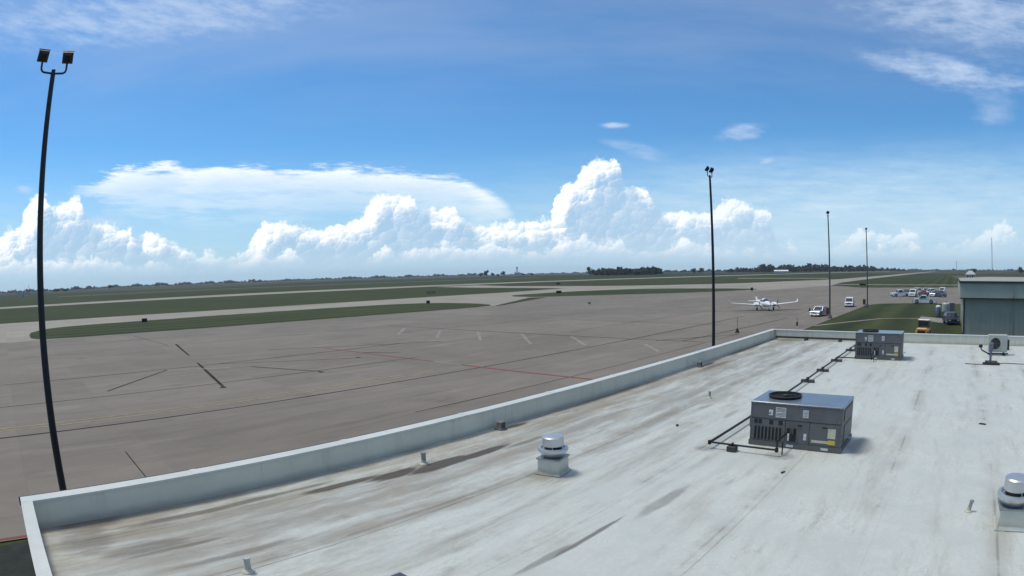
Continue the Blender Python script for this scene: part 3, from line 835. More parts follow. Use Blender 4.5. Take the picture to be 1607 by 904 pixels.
# ---------------------------------------------------------------- exhaust fans
def make_exhaust_fan(loc, rz, s, label):
    t = thing('exhaust_fan', loc, label, 'roof fan', 'spun aluminium exhaust fans', rz)
    a = .20 * s
    cb = MB().box(-a, a, -a, a, 0, .27 * s).build('curb', M['parapet'], t)
    MB().box(-a - .02, a + .02, -a - .02, a + .02, .271 * s, .295 * s).build('curb_cap', M['alum_dk'], cb)
    MB().add([(-a - .04, -a - .04, .004), (a + .04, -a - .04, .004), (a + .04, a + .04, .004), (-a - .04, a + .04, .004),
              (-a - .002, -a - .002, .05), (a + .002, -a - .002, .05), (a + .002, a + .002, .05), (-a - .002, a + .002, .05)],
             [(0, 1, 5, 4), (1, 2, 6, 5), (2, 3, 7, 6), (3, 0, 4, 7), (3, 2, 1, 0), (4, 5, 6, 7)]).build('flashing', M['roof'], cb)
    q = lambda pr: [(r * s, z * s) for r, z in pr]
    MB().lathe(q([(.15, .296), (.185, .325), (.235, .375), (.262, .405), (.268, .44), (.255, .468), (.22, .466), (.19, .43)]), n=40).build('windband', M['alum'], t, True)
    MB().lathe(q([(.15, .40), (.15, .50)]), n=32).build('throat', M['black'], t, True)
    cp = MB().lathe(q([(.178, .495), (.186, .50), (.188, .58), (.185, .648), (.17, .664), (.0001, .670)]), n=40).build('motor_cover', M['alum'], t, True)
    MB().lathe(q([(.189, .632), (.192, .646), (.186, .652)]), n=40).build('cover_band', M['alum'], cp, True)
    for k in range(4):
        an = k * math.pi / 2 + .4
        MB().tube([(.20 * s * math.cos(an), .20 * s * math.sin(an), .46 * s), (.165 * s * math.cos(an), .165 * s * math.sin(an), .52 * s)], .008, 6).build('bracket', M['galv'], t)
    return t


make_exhaust_fan((-6.345, 8.10, RZ + .006), R(12), 1.0, 'round silver exhaust fan standing alone in the middle of the roof')
make_exhaust_fan((1.24, 8.68, RZ + .006), R(2), 1.06, 'round silver exhaust fan cut by the right edge of the photo')


# ---------------------------------------------------------------- vents, scuppers and small things
def vent(loc, h, r, label, lean=0.0, m='galv'):
    t = thing('vent_pipe', loc, label, 'vent pipe', 'short vent pipes through the roof')
    MB().tube([(0, 0, 0), (lean, 0, h)], r, 14).build('pipe', M[m], t, True)
    MB().lathe([(r * 1.02, h - .02), (r * 1.22, h - .018), (r * 1.22, h + .004), (r * .7, h + .004)], (lean, 0, 0), 14).build('rim', M[m], t, True)
    MB().lathe([(r * 2.2, .0), (r * 1.9, .012), (r * 1.15, .03), (r * 1.05, .07)], n=16).build('boot', M['parapet'], t, True)


vent((-8.49, 6.98, RZ + .006), .21, .045, 'short grey vent pipe standing in the dark stain near the long parapet')
vent((-6.55, 15.33, RZ + .006), .18, .032, 'thin grey vent pipe left of the nearer rooftop unit')
vent((-6.53, 2.47, RZ + .006), .19, .04, 'short pale vent pipe at the bottom left of the roof', .015, 'offwhite')
vent((.58, 9.09, RZ + .006), .17, .03, 'small vent pipe just left of the right-hand exhaust fan', .03)
for (x, y, lb) in ((-9.14, 9.79, 'small rusty box at the foot of the long parapet, level with the round fan'),
                   (-9.10, 20.27, 'small rusty box at the foot of the long parapet, below the second light pole')):
    t = thing('overflow_drain', (x, y, RZ + .006), lb, 'roof drain', 'overflow drains by the parapet')
    MB().cbox(-.075, .075, -.08, .08, .03, .185, .012).build('housing', M['brown_box'], t)
    MB().box(-.10, .10, -.10, .10, 0, .029).build('flange', M['brown_box'], t)
    for k in range(4): MB().box(.076, .080, -.06 + k * .034, -.045 + k * .034, .05, .165).build('slot', M['black'], t)
hc = at(628, 897, RZ + .235)                                    # far corner of its lid
t = thing('roof_hatch', (hc.x + .40, hc.y - .40, RZ + .006), 'dark box whose corner peeks in at the bottom edge', 'roof hatch')
MB().cbox(-.37, .37, -.37, .37, .0, .20, .02).build('curb', M['brown_box'], t)
MB().cbox(-.40, .40, -.40, .40, .201, .229, .008).build('lid', M['hatch'], t)
rr = random.Random(2)
for (x, y, s, lb) in ((-2.79, 10.0, .06, 'tiny dark scrap on the roof in front of the nearer unit'), (.97, 14.69, .13, 'dark flat scrap on the roof at the right'), (-6.0, 12.2, .10, 'dark scrap on the roof left of the nearer unit')):
    mb = MB(); poly = [(s * rr.uniform(.6, 1.4) * math.cos(k * 1.05), s * .45 * rr.uniform(.6, 1.4) * math.sin(k * 1.05)) for k in range(6)]
    mb.loft([[(a, b, 0) for a, b in poly], [(a * .8, b * .8, .014) for a, b in poly]])
    o = mb.build('debris', M['rubber'], loc=(x, y, RZ + .0075)); o.rotation_euler.z = rr.uniform(0, 3); tag(o, lb, 'debris', 'scraps lying on the roof')

# ductless condenser and the camera post before it
t = thing('condenser_unit', (2.18, 27.15, RZ + .006), 'cream ductless condenser with one round fan near the far parapet', 'air conditioner')
W, D, hb, z0 = .90, .36, .70, .13
cb = MB().cbox(-W / 2, W / 2, -D / 2, D / 2, z0, z0 + hb, .02).build('cabinet', M['offwhite'], t)
gr = MB().lathe([(.255, 0), (.262, .012), (.24, .018), (.235, .004)], n=28)
gr.v = [(v[0] - .12, -D / 2 - v[2], z0 + hb / 2 + v[1]) for v in gr.v]
fg = gr.build('fan_ring', M['offwhite'], t, True)
dk = MB().lathe([(.236, .002), (.236, .006)], n=28); dk.v = [(v[0] - .12, -D / 2 - v[2], z0 + hb / 2 + v[1]) for v in dk.v]
dk.build('fan_opening', M['black'], fg)
gl = MB()
for r in (.06, .11, .16, .21): gl.tube([(-.12 + r * math.cos(2 * math.pi * q / 20), -D / 2 - .012, z0 + hb / 2 + r * math.sin(2 * math.pi * q / 20)) for q in range(21)], .004, 4)
for q in range(6):
    a = q * math.pi / 3; gl.tube([(-.12, -D / 2 - .014, z0 + hb / 2), (-.12 + .23 * math.cos(a), -D / 2 - .014, z0 + hb / 2 + .23 * math.sin(a))], .004, 4)
gl.build('fan_grille', M['ac_body'], fg)
MB().cbox(W / 2 + .001, W / 2 + .10, -.12, .12, z0 + .08, z0 + .50, .02).build('valve_cover', M['block'], t)
for sx_ in (-.3, .3):
    MB().box(sx_ - .03, sx_ + .03, -.22, .22, 0.05, z0 - .002).build('stand', M['block'], t)
    MB().box(sx_ - .06, sx_ + .06, -.25, .25, 0, .048).build('foot', M['rubber'], t)
MB().box(-.44, .50, -.25, -.222, .06, .11).build('stand_rail', M['pipe'], t)
t = thing('camera_post', (1.72, 24.3, RZ + .006), 'short post with a side arm on a weighted base before the cream condenser', 'post')
MB().cbox(-.36, .36, -.16, .16, 0, .06, .015).build('base', M['rubber'], t)
MB().cbox(-.26, .26, -.13, .13, .061, .13, .012).build('ballast', M['block'], t)
MB().tube([(-.04, 0, .13), (-.04, 0, .78)], .05, 10).build('post', M['greyblue'], t)
arm = MB().tube([(-.06, 0, .36), (-.42, -.02, .52), (-.48, -.02, .62)], .025, 8).build('arm', M['pipe'], t)
MB().cbox(-.56, -.40, -.08, .06, .62, .73, .02).build('camera_head', M['black'], arm)
MB().cbox(-.13, .06, -.07, .07, .50, .80, .02).build('equipment_box', M['greyblue'], t)
cb = MB().tube([(1.9, 24.35, .035), (2.3, 24.6, .02), (3.2, 24.5, .02), (4.6, 24.2, .02), (7.0, 24.4, .02)], .014, 6).build('cable', M['pipe'], loc=(0, 0, RZ + .004))
tag(cb, 'dark cable trailing right from the short post', 'cable')
cb = MB().tube([(1.35, 24.15, .02), (1.0, 24.1, .02), (.62, 24.2, .02)], .014, 6).build('cable', M['pipe'], loc=(0, 0, RZ + .004))
tag(cb, 'short dark cable end lying left of the post base', 'cable')
# ---------------------------------------------------------------- apron light poles
def make_light_pole(loc, h, label, yaw=0.0, m='bronze'):
    t = thing('light_pole', loc, label, 'light pole', 'apron floodlight poles', yaw)
    MB().tube([(0, 0, .05), (0, 0, h * .5), (0, 0, h)], [.135, .115, .085], 14).build('pole', M[m], t, True)
    bs = MB().lathe([(.36, -.03), (.36, .45), (.34, .48), (.001, .48)], n=20).build('footing', M['conc'], t)
    MB().cbox(-.2, .2, -.2, .2, .481, .52, .01).build('base_plate', M['bronze'], t)
    MB().lathe([(.075, h), (.075, h + .10), (.05, h + .12)], n=12).build('top_cap', M['bronze'], t)
    a = MB()
    w = .46
    arc = [(0, -w, h + .42), (0, -w, h + .12), (0, -w + .03, h + .05), (0, -w + .1, h), (0, 0, h - .03), (0, w - .1, h), (0, w - .03, h + .05), (0, w, h + .12), (0, w, h + .42)]
    a.tube(arc, .038, 8)
    a.build('crossarm', M['bronze'], t, True)
    for s in (-1, 1):
        Mx = Matrix.Translation((-.06, s * w, h + .60)) @ Matrix.Rotation(R(-8 * s), 4, 'Z') @ Matrix.Rotation(R(38), 4, 'Y')
        fl = MB().loft([[Mx @ Vector((.0, y * .20, z * .21)) for y, z in ((-1, -1), (1, -1), (1, 1), (-1, 1))],
                        [Mx @ Vector((.10, y * .19, z * .20)) for y, z in ((-1, -1), (1, -1), (1, 1), (-1, 1))],
                        [Mx @ Vector((.19, y * .10, z * .12)) for y, z in ((-1, -1), (1, -1), (1, 1), (-1, 1))]]).build('floodlight', M['bronze'], t)
        MB().box(-.012, -.001, -.18, .18, -.19, .19, Mx).build('lens', M['lamp'], fl)
        MB().box(-.03, .0, -.215, .215, .195, .225, Mx).build('visor', M['bronze'], fl)
    return t


make_light_pole((-20.6, 1.30, 0), 14.08, 'tall dark light pole with two square floodlights at the far left', 0.0)
make_light_pole((-19.2, 45.5, 0), 14.62, 'tall dark light pole rising behind the middle of the long parapet')
make_light_pole((-19.15, 91.2, 0), 14.95, 'light pole on the grass edge beside the silver car', m='pole_far')
make_light_pole((-17.6, 121.3, 0), 14.35, 'farthest light pole, at the far corner of the lawn', m='pole_far')
for (x, y, lb) in ((-19.7, 92.5, 'red extinguisher cabinet behind the light pole next to the silver car'), (-18.2, 121.0, 'red extinguisher cabinet at the foot of the farthest light pole')):
    t = thing('extinguisher_cabinet', (x, y, 0), lb, 'cabinet', 'red extinguisher cabinets')
    MB().cbox(-.28, .28, -.2, .2, .5, 1.55, .02).build('cabinet', M['red'], t)
    MB().box(-.2, .2, -.208, -.202, .65, 1.4).build('door_window', M['glass'], t)
    MB().box(-.04, .04, -.04, .04, 0, .499).build('leg', M['galv'], t)


# ---------------------------------------------------------------- aircraft
def make_aircraft(loc, rz):
    """low-wing twin with bubble canopy and upturned tips; nose along +X"""
    t = thing('light_aircraft', loc, 'small white low-wing twin-engine aircraft parked on the apron', 'airplane', rz=rz)
    def ring(x, ry, rz_, zc, n=14, fl=1.0):
        return [(x, ry * math.cos(2 * math.pi * k / n), zc + rz_ * math.sin(2 * math.pi * k / n) * (fl if math.sin(2 * math.pi * k / n) < 0 else 1)) for k in range(n)]
    st = [(2.9, .04, .04, 1.12), (2.7, .22, .20, 1.12), (2.2, .46, .42, 1.16), (1.4, .64, .54, 1.20), (.6, .70, .60, 1.24), (-.6, .68, .60, 1.28), (-1.6, .54, .50, 1.34),
          (-3.0, .34, .34, 1.42), (-4.4, .20, .22, 1.48), (-5.2, .06, .10, 1.48)]
    fz = MB().loft([ring(*s) for s in st]).build('fuselage', M['white'], t, True)
    cn = [(1.75, .14, .03, 1.50), (1.2, .48, .36, 1.50), (.5, .60, .62, 1.52), (-.4, .58, .64, 1.52), (-1.3, .40, .42, 1.50), (-2.1, .14, .10, 1.50)]
    MB().loft([ring(*s) for s in cn[:3]]).build('windscreen', M['glass'], fz, True)
    MB().loft([ring(*s) for s in cn[2:]]).build('cabin_roof', M['white'], fz, True)
    for s in (-1, 1):
        MB().loft([[(x, s * (.56 if x > -.2 else .54), z) for x, z in ((.42, 1.54), (.38, 1.86), (-.45, 1.86), (-.6, 1.56))],
                   [(x, s * (.612 if x > -.2 else .60), z) for x, z in ((.42, 1.54), (.38, 1.86), (-.45, 1.86), (-.6, 1.56))]]).build('cabin_window', M['glass'], fz)
        sec = [(.0, .80, .88, 2.1, .32), (1.7, .70, 1.00, 1.9, .28), (4.2, .48, 1.22, 1.45, .20), (6.2, .26, 1.40, .95, .12), (6.5, .12, 1.50, .65, .09), (6.66, -.10, 1.92, .36, .06)]
        rg = []
        for y, xl, z, c, th in sec:
            rg.append([(xl, s * y, z), (xl - c * .25, s * y, z + th * .5), (xl - c * .7, s * y, z + th * .3), (xl - c, s * y, z), (xl - c * .6, s * y, z - th * .25), (xl - c * .2, s * y, z - th * .4)])
        MB().loft(rg).build('wing', M['white'], t, True)
        nc = [(1.75, .06, .06, 1.10), (1.6, .24, .22, 1.10), (1.1, .36, .34, 1.14), (.3, .38, .36, 1.16), (-.6, .26, .25, 1.16), (-1.4, .05, .06, 1.14)]
        nac = MB().loft([[(x, s * 1.72 + y, z) for x, y, z in ring(*q, n=12)] for q in nc]).build('engine_nacelle', M['white'], t, True)
        MB().box(1.60, 1.66, s * 1.72 - .12, s * 1.72 + .12, 1.0, 1.1).build('intake', M['black'], nac)
        pr = MB().lathe([(.10, 0), (.07, .12), (.01, .2)], n=12); pr.v = [(1.74 + z, s * 1.72 + y, 1.08 + x) for x, y, z in pr.v]
        sp = pr.build('spinner', M['alum'], nac, True)
        for k in range(3):
            a = k * 2 * math.pi / 3 + .3
            c_, s_ = math.cos(a), math.sin(a)
            MB().loft([[(1.80 + dx, s * 1.72 + r * s_ + q * c_, 1.08 + r * c_ - q * s_) for dx, q in ((0, -w), (.02, 0), (0, w), (-.02, 0))] for r, w in ((.06, .04), (.4, .065), (.85, .05), (.93, .02))]).build('propeller_blade', M['black'], nac)
        lg = MB().tube([(.35, s * 1.5, 1.0), (.30, s * 1.5, .25)], .045, 8).build('landing_gear', M['galv'], t)
        wl = MB().lathe([(.12, -.08), (.24, -.08), (.27, -.05), (.27, .05), (.24, .08), (.12, .08)], n=18); wl.v = [(.28 + x, s * 1.5 + z + s * .1, .27 + y) for x, y, z in wl.v]
        wl.build('wheel', M['rubber'], lg, True)
        MB().box(.05, .5, s * 1.5 + s * .22, s * 1.5 + s * .24, .45, .95).build('gear_door', M['white'], lg)
    lg = MB().tube([(2.25, 0, .85), (2.35, 0, .25)], .04, 8).build('nose_gear', M['galv'], t)
    wl = MB().lathe([(.10, -.06), (.20, -.06), (.22, -.03), (.22, .03), (.20, .06), (.10, .06)], n=18); wl.v = [(2.38 + x, z, .22 + y) for x, y, z in wl.v]
    wl.build('wheel', M['rubber'], lg, True)
    fin = MB().loft([[(-4.0, -.05, 1.55), (-4.0, .05, 1.55), (-5.25, .04, 1.5), (-5.25, -.04, 1.5)], [(-4.9, -.04, 2.25), (-4.9, .04, 2.25), (-5.55, .02, 2.25), (-5.55, -.02, 2.25)]]).build('tail_fin', M['white'], t)
    MB().loft([[(-4.6, -1.7, 1.50), (-4.4, 0, 1.46), (-4.6, 1.7, 1.50), (-5.25, 1.65, 1.50), (-5.3, 0, 1.46), (-5.25, -1.65, 1.50)], [(-4.65, -1.65, 1.54), (-4.45, 0, 1.53), (-4.65, 1.65, 1.54), (-5.2, 1.6, 1.53), (-5.25, 0, 1.52), (-5.2, -1.6, 1.53)]]).build('tailplane', M['white'], t)
    MB().box(-1.2, 1.2, -.700, .700, 1.10, 1.14).build('trim_stripe', M['greyblue'], fz)
    return t


make_aircraft((-34.6, 106.2, 0), math.atan2(-.80, .60))


# ---------------------------------------------------------------- vehicles
def make_vehicle(name, loc, rz, paint, L, W, H, label, group=None, kind='suv', cat='car'):
    """nose along +X; body, glass, wheels, lamps"""
    t = thing(name, loc, label, cat, group, rz)
    hb = .26 if kind != 'sedan' else .2                           # sill height
    belt = H * (.58 if kind != 'sedan' else .60)
    def side(pts, y0, inset=0.0):
        return [(x, y0, z) for x, z in pts]
    hood = {'suv': .30, 'sedan': .30, 'pickup': .28, 'van': .16}[kind]
    xf, xr = L / 2, -L / 2
    prof = [(xf - .05, hb), (xf, hb + .18), (xf - .03, belt - .22), (xf - .14, belt - .10), (xf - L * hood, belt), (xr + .06, belt), (xr, belt - .2), (xr, hb + .15), (xr + .06, hb)]
    w2 = W / 2
    body = MB().loft([side(prof, -w2 + .05), side([(x * .995, z) for x, z in prof], -w2), side([(x * .995, z) for x, z in prof], w2), side(prof, w2 - .05)]).build('body', M[paint], t, True)
    if kind == 'pickup': cx0, cx1, tx0, tx1 = xf - L * .27, -L * .10, xf - L * .37, -L * .08
    elif kind == 'van': cx0, cx1, tx0, tx1 = xf - L * .12, xr + .03, xf - L * .27, xr + .10
    elif kind == 'sedan': cx0, cx1, tx0, tx1 = xf - L * .28, xr + L * .10, xf - L * .42, xr + L * .24
    else: cx0, cx1, tx0, tx1 = xf - L * .27, xr + .04, xf - L * .40, xr + .32
    b0 = [(cx0, -w2 + .06, belt), (cx0, w2 - .06, belt), (cx1, w2 - .06, belt), (cx1, -w2 + .06, belt)]
    ins = .16
    b1 = [(tx0, -w2 + ins, H - .05), (tx0, w2 - ins, H - .05), (tx1, w2 - ins, H - .05), (tx1, -w2 + ins, H - .05)]
    b2 = [(tx0 - .10, -w2 + ins + .06, H), (tx0 - .10, w2 - ins - .06, H), (tx1 + .08, w2 - ins - .06, H), (tx1 + .08, -w2 + ins + .06, H)]
    cab = MB().loft([b0, b1, b2]).build('cabin', M[paint], t)
    def pane(nm, a, b, c, d, out):
        a, b, c, d = map(Vector, (a, b, c, d)); m_ = (a + b + c + d) / 4
        q = [m_ + (p - m_) * .88 for p in (a, b, c, d)]; o = Vector(out) * .012
        MB().loft([[p - o * .2 for p in q], [p + o for p in q]]).build(nm, M['glass'], cab)
    pane('windscreen', b0[0], b0[1], b1[1], b1[0], (1, 0, .3)); pane('rear_window', b0[3], b0[2], b1[2], b1[3], (-1, 0, .2))
    pane('side_window', b0[1], b0[2], b1[2], b1[1], (0, 1, .1)); pane('side_window', b0[0], b0[3], b1[3], b1[0], (0, -1, .1))
    if kind == 'pickup':
        MB().box(xr + .1, cx1 - .08, -w2 + .14, w2 - .14, belt - .0, belt + .004).build('bed_floor', M['black'], body)
        for s in (-1, 1): MB().box(xr + .05, cx1 - .03, s * (w2 - .07) - .055, s * (w2 - .07) + .055, belt + .001, belt + .09).build('bed_rail', M[paint], body)
        MB().box(xr + .02, xr + .10, -w2 + .13, w2 - .13, belt + .001, belt + .08).build('tailgate', M[paint], body)
    r = .36 if kind != 'sedan' else .32
    for sx_ in (xf - L * .19, xr + L * .20):
        for s in (-1, 1):
            wl = MB().lathe([(r * .55, -.11), (r * .93, -.11), (r, -.07), (r, .07), (r * .93, .11), (r * .55, .11)], n=18)
            wl.v = [(sx_ + x, s * (w2 - .10) + z, r + y) for x, y, z in wl.v]
            wh = wl.build('wheel', M['rubber'], t, True)
            rm = MB().lathe([(r * .56, .0), (r * .50, .02), (r * .15, .035), (.001, .035)], n=12)
            rm.v = [(sx_ + x, s * (w2 + .012 + z * .6), r + y) for x, y, z in rm.v]
            rm.build('rim', M['galv'], wh, True)
            ar = MB().lathe([(r * 1.16, -.01), (r * 1.16, .006)], n=18); ar.v = [(sx_ + x, s * (w2 + .001 + z), r + y + .02) for x, y, z in ar.v]
            ar.build('wheel_arch', M['black'], body)
    for s in (-1, 1):
        MB().box(xf - .10, xf - .005, s * w2 * .70 - .17, s * w2 * .70 + .17, belt - .36, belt - .22).build('headlight', M['lamp'], t)
        MB().box(xr - .012, xr + .05, s * (w2 - .14) - .07, s * (w2 - .14) + .07, belt - .42, belt - .14).build('taillight', M['taillight'], t)
        MB().cbox(cx0 - .35, cx0 - .17, s * (w2 + .09) - .07, s * (w2 + .09) + .07, belt - .02, belt + .14, .02).build('mirror', M['black'], t)
    MB().box(xf - .06, xf + .014, -w2 * .5, w2 * .5, belt - .40, belt - .20).build('grille', M['black'], t)
    MB().cbox(xf - .12, xf + .06, -w2 + .04, w2 - .04, hb + .02, hb + .22, .02).build('bumper', M['black' if kind == 'pickup' else paint], t)
    MB().box(xr - .05, xr + .1, -w2 + .04, w2 - .04, hb + .02, hb + .22).build('bumper', M['galv' if kind == 'pickup' else paint], t)
    return t


make_vehicle('parked_car', (-21.8, 96.0, 0), R(-101), 'silver', 4.5, 1.8, 1.5, 'silver car parked on the apron edge beside a light pole', kind='sedan')
make_vehicle('parked_van', (-21.5, 122.3, 0), R(-84), 'white', 4.4, 1.75, 1.75, 'small white van with dark windscreen standing alone on the apron', kind='van', cat='van')
PK = 'vehicles parked beyond the lawn'
make_vehicle('pickup_truck', (-15.3, 171.5, 0), R(-148), 'white', 5.6, 1.95, 1.85, 'white pickup, leftmost of the parked group', PK, 'pickup', 'pickup truck')
make_vehicle('parked_car', (-11.6, 172.5, 0), R(-95), 'white', 4.8, 1.95, 1.95, 'white sport utility vehicle beside the leftmost parked pickup', PK, 'suv')
make_vehicle('parked_car', (-8.9, 178.5, 0), R(-70), 'maroon', 4.6, 1.8, 1.5, 'dark red sedan in the middle of the parked group', PK, 'sedan')
make_vehicle('pickup_truck', (-6.4, 183.0, 0), R(-150), 'white', 5.6, 1.95, 1.9, 'white pickup behind the dark red sedan', PK, 'pickup', 'pickup truck')
make_vehicle('parked_car', (-3.6, 172, 0), R(-60), 'greyblue', 4.7, 1.9, 1.75, 'grey-blue car, rightmost of the parked group', PK, 'suv')
make_vehicle('parked_car', (-3.4, 196, 0), R(-100), 'white', 4.7, 1.9, 1.85, 'white vehicle behind the rightmost parked car', PK, 'suv')
make_vehicle('parked_car', (-13.6, 178, 0), R(-120), 'blue', 4.6, 1.85, 1.7, 'dark car tucked behind the leftmost parked pickup', PK, 'suv')
make_vehicle('parked_car', (-5.2, 174.5, 0), R(-110), 'silver', 4.6, 1.85, 1.6, 'silver car beside the dark red sedan', PK, 'sedan')
make_vehicle('pickup_truck', (-11.3, 188.5, 0), R(-40), 'white', 5.6, 1.95, 1.9, 'white pickup in the back row, behind the white sport utility vehicle', PK, 'pickup', 'pickup truck')
make_vehicle('parked_car', (-8.6, 192, 0), R(-100), 'greyblue', 4.7, 1.9, 1.8, 'grey-blue car in the back row between two white pickups', PK, 'suv')
make_vehicle('pickup_truck', (-6.6, 138.6, 0), R(178), 'white', 5.5, 1.95, 1.75, 'white pickup seen from its side, nearest of the parked group', PK, 'pickup', 'pickup truck')
make_vehicle('parked_car', (-.15, 87.2, 0), R(-78), 'blue', 4.4, 1.8, 1.5, 'dark blue car by the corner of the grey hangar', kind='sedan')
t = thing('ground_tug', (-3.35, 69.0, 0), 'orange tug with a pale roof showing above the far parapet', 'tug', rz=R(-96))
MB().cbox(-1.3, 1.5, -.68, .68, .28, .92, .08).build('body', M['orange'], t)
MB().cbox(.35, 1.52, -.60, .60, .921, 1.02, .06).build('hood', M['orange'], t)
MB().cbox(-.95, .05, -.66, .66, 1.78, 1.84, .03).build('canopy', M['white'], t)
for sx_ in (-.9, 0):
    for s in (-1, 1): MB().tube([(sx_, s * .6, .9), (sx_ * .95, s * .6, 1.79)], .03, 6).build('canopy_post', M['black'], t)
MB().cbox(-.85, -.35, -.5, .5, .921, 1.25, .05).build('seat', M['black'], t)
MB().box(.02, .06, -.55, .55, 1.03, 1.70).build('windscreen', M['glass'], t)
MB().box(1.501, 1.53, -.45, .45, .40, .80).build('grille', M['black'], t)
for sx_ in (-.85, .95):
    for s in (-1, 1):
        wl = MB().lathe([(.18, -.12), (.30, -.12), (.33, -.08), (.33, .08), (.30, .12), (.18, .12)], n=16); wl.v = [(sx_ + x, s * .62 + z, .33 + y) for x, y, z in wl.v]
        wh = wl.build('wheel', M['rubber'], t, True)
        rm = MB().lathe([(.185, -.09), (.185, .09)], n=10); rm.v = [(sx_ + x, s * .62 + z, .33 + y) for x, y, z in rm.v]
        rm.build('rim', M['white'], wh)


# ---------------------------------------------------------------- hangar and the things beside it
hg = t = thing('hangar', (14, 82, 0), 'grey-green metal hangar with a broad band below its roof, at the right', 'hangar')
hx0, hx1, hy0, hy1 = 1.35 - 14, 34 - 14, 70.6 - 82, 96 - 82
wl = MB().box(hx0 + .02, hx1, hy0 + .02, hy1, 0, 4.15).build('wall', M['metalwall'], t)
fs = MB().box(hx0 - .45, hx1 + .45, hy0 - .5, hy1 + .4, 4.10, 5.72).build('fascia', M['fascia'], t)
MB().box(hx0 - .52, hx1 + .52, hy0 - .57, hy1 + .47, 5.721, 5.93).build('roof_edge', M['darkcap'], t)
MB().loft([[(hx0 - .4, hy0 - .45, 5.93), (hx1 + .4, hy0 - .45, 5.93), (hx1 + .4, hy1 + .35, 5.93), (hx0 - .4, hy1 + .35, 5.93)],
           [(hx0 + 4, hy0 + 6, 6.15), (hx1 - 4, hy0 + 6, 6.15), (hx1 - 4, hy1 - 6, 6.15), (hx0 + 4, hy1 - 6, 6.15)]]).build('roof', M['metalwall'], t)
MB().box(hx0 - .47, hx1 + .47, hy0 - .53, hy0 - .50, 4.05, 4.16).build('eave_shadow_strip', M['darkcap'], fs)  # dark strip standing in for the shadow line beneath the overhang
rib = MB().box(-.02, .02, -.022, 0.0, 0.05, 4.08).mesh('siding_rib', M['metalwall'])
for i in range(54):
    x = hx0 + .3 + i * .6
    if x > hx1 - .2: break
    o = bpy.data.objects.new('siding_rib', rib); COL.objects.link(o); o.parent = wl; o.location = (x, hy0 + .02, 0)
rib2 = MB().box(-.015, .015, -.018, 0.0, 4.17, 5.70).mesh('fascia_rib', M['fascia'])
for i in range(36):
    x = hx0 + .2 + i * .9
    if x > hx1: break
    o = bpy.data.objects.new('fascia_rib', rib2); COL.objects.link(o); o.parent = fs; o.location = (x, hy0 - .5, 0)
MB().box(hx0 - .01, hx0 + .019, hy0 + 9, hy0 + 10.1, 0, 2.1).build('side_door', M['darkcap'], t)
MB().box(hx0 - .03, hx0 + .16, hy0 - .03, hy0 + .018, 0.02, 4.04).build('corner_trim', M['darkcap'], hg)
gt = MB().box(hx0 - .5, hx1 + .5, hy0 - .70, hy0 - .572, 5.74, 5.86).build('gutter', M['darkcap'], hg)
for dx in (6.0, 16.0): MB().tube([(hx0 + dx, hy0 - .64, 5.74), (hx0 + dx, hy0 - .62, 4.3), (hx0 + dx, hy0 - .08, 3.9), (hx0 + dx, hy0 - .08, .1)], .06, 8).build('downpipe', M['metalwall'], hg)
t = thing('storage_tank', (-2.35, 98.2, 0), 'dark upright tank with a white lid left of the hangar', 'tank')
MB().lathe([(.42, .12), (.45, .2), (.45, 1.45), (.40, 1.55)], n=20).build('shell', M['greyblue'], t, True)
MB().lathe([(.44, 1.551), (.40, 1.72), (.15, 1.82), (.001, 1.83)], n=20).build('lid', M['white'], t, True)
for a in (.4, 2.5, 4.6): MB().box(.36 * math.cos(a) - .04, .36 * math.cos(a) + .04, .36 * math.sin(a) - .04, .36 * math.sin(a) + .04, -.04, .119).build('leg', M['galv'], t)
MB().tube([(.45, -.05, 1.2), (.56, -.05, 1.2), (.56, -.05, .0)], .03, 8).build('fill_pipe', M['galv'], t)
t = thing('electrical_cabinet', (-.05, 107.4, 0), 'dark cabinet standing against the hangar side', 'cabinet')
MB().cbox(-.45, .45, -.3, .3, .1, 1.75, .02).build('housing', M['greyblue'], t)
MB().box(-.41, .41, -.312, -.302, .2, 1.65).build('door', M['ac_body'], t)
MB().box(-.5, .5, -.35, .35, -.04, .099).build('plinth', M['conc'], t)
MB().box(.28, .32, -.33, -.313, .8, 1.0).build('handle', M['galv'], t)
t = thing('storage_tank', (-1.2, 112.5, 0), 'pale squat tank between the dark cabinet and the white-lidded tank', 'tank')
MB().lathe([(.8, .0), (.82, .1), (.82, 1.3), (.7, 1.45), (.2, 1.55), (.001, 1.56)], n=22).build('shell', M['offwhite'], t, True)
MB().lathe([(.14, 1.56), (.14, 1.68), (.1, 1.70)], n=10).build('cap', M['black'], t)

# ---------------------------------------------------------------- apron furniture
def delineator(loc, h, label, r=.30):
    t = thing('apron_marker', loc, label, 'marker post', 'black apron marker posts')
    MB().lathe([(r, 0), (r, .06), (r * .72, .10), (.13, .42), (.06, .5), (.001, .5)], n=16).build('base', M['rubber'], t, True)
    rd = MB().tube([(0, 0, .45), (.02, 0, h)], .022, 6).build('rod', M['bronze'], t)
    MB().lathe([(.035, h - .22), (.035, h - .10), (.03, h - .08)], (.02, 0, 0), 8).build('reflector', M['red'], rd)


delineator((-25.2, 66.9, 0), 1.75, 'black weighted marker with a thin rod right of the second light pole')
delineator((-20.9, 78.2, 0), 1.05, 'short marker post near the tip of the lawn', .16)
delineator((-26.2, 106.9, 0), .85, 'small black marker left of the silver car', .28)


def airfield_sign(loc, w, h, rz, label, face='sign'):
    t = thing('airfield_sign', loc, label, 'sign', 'low airfield signs', rz)
    MB().cbox(-w / 2, w / 2, -.12, .12, .35, .35 + h, .03).build('panel', M['bronze'], t)
    MB().box(-w / 2 + .06, w / 2 - .06, -.128, -.122, .41, .29 + h).build('face', M[face], t)
    for s in (-1, 1): MB().box(s * w * .36 - .04, s * w * .36 + .04, -.04, .04, -.04, .349).build('leg', M['galv'], t)


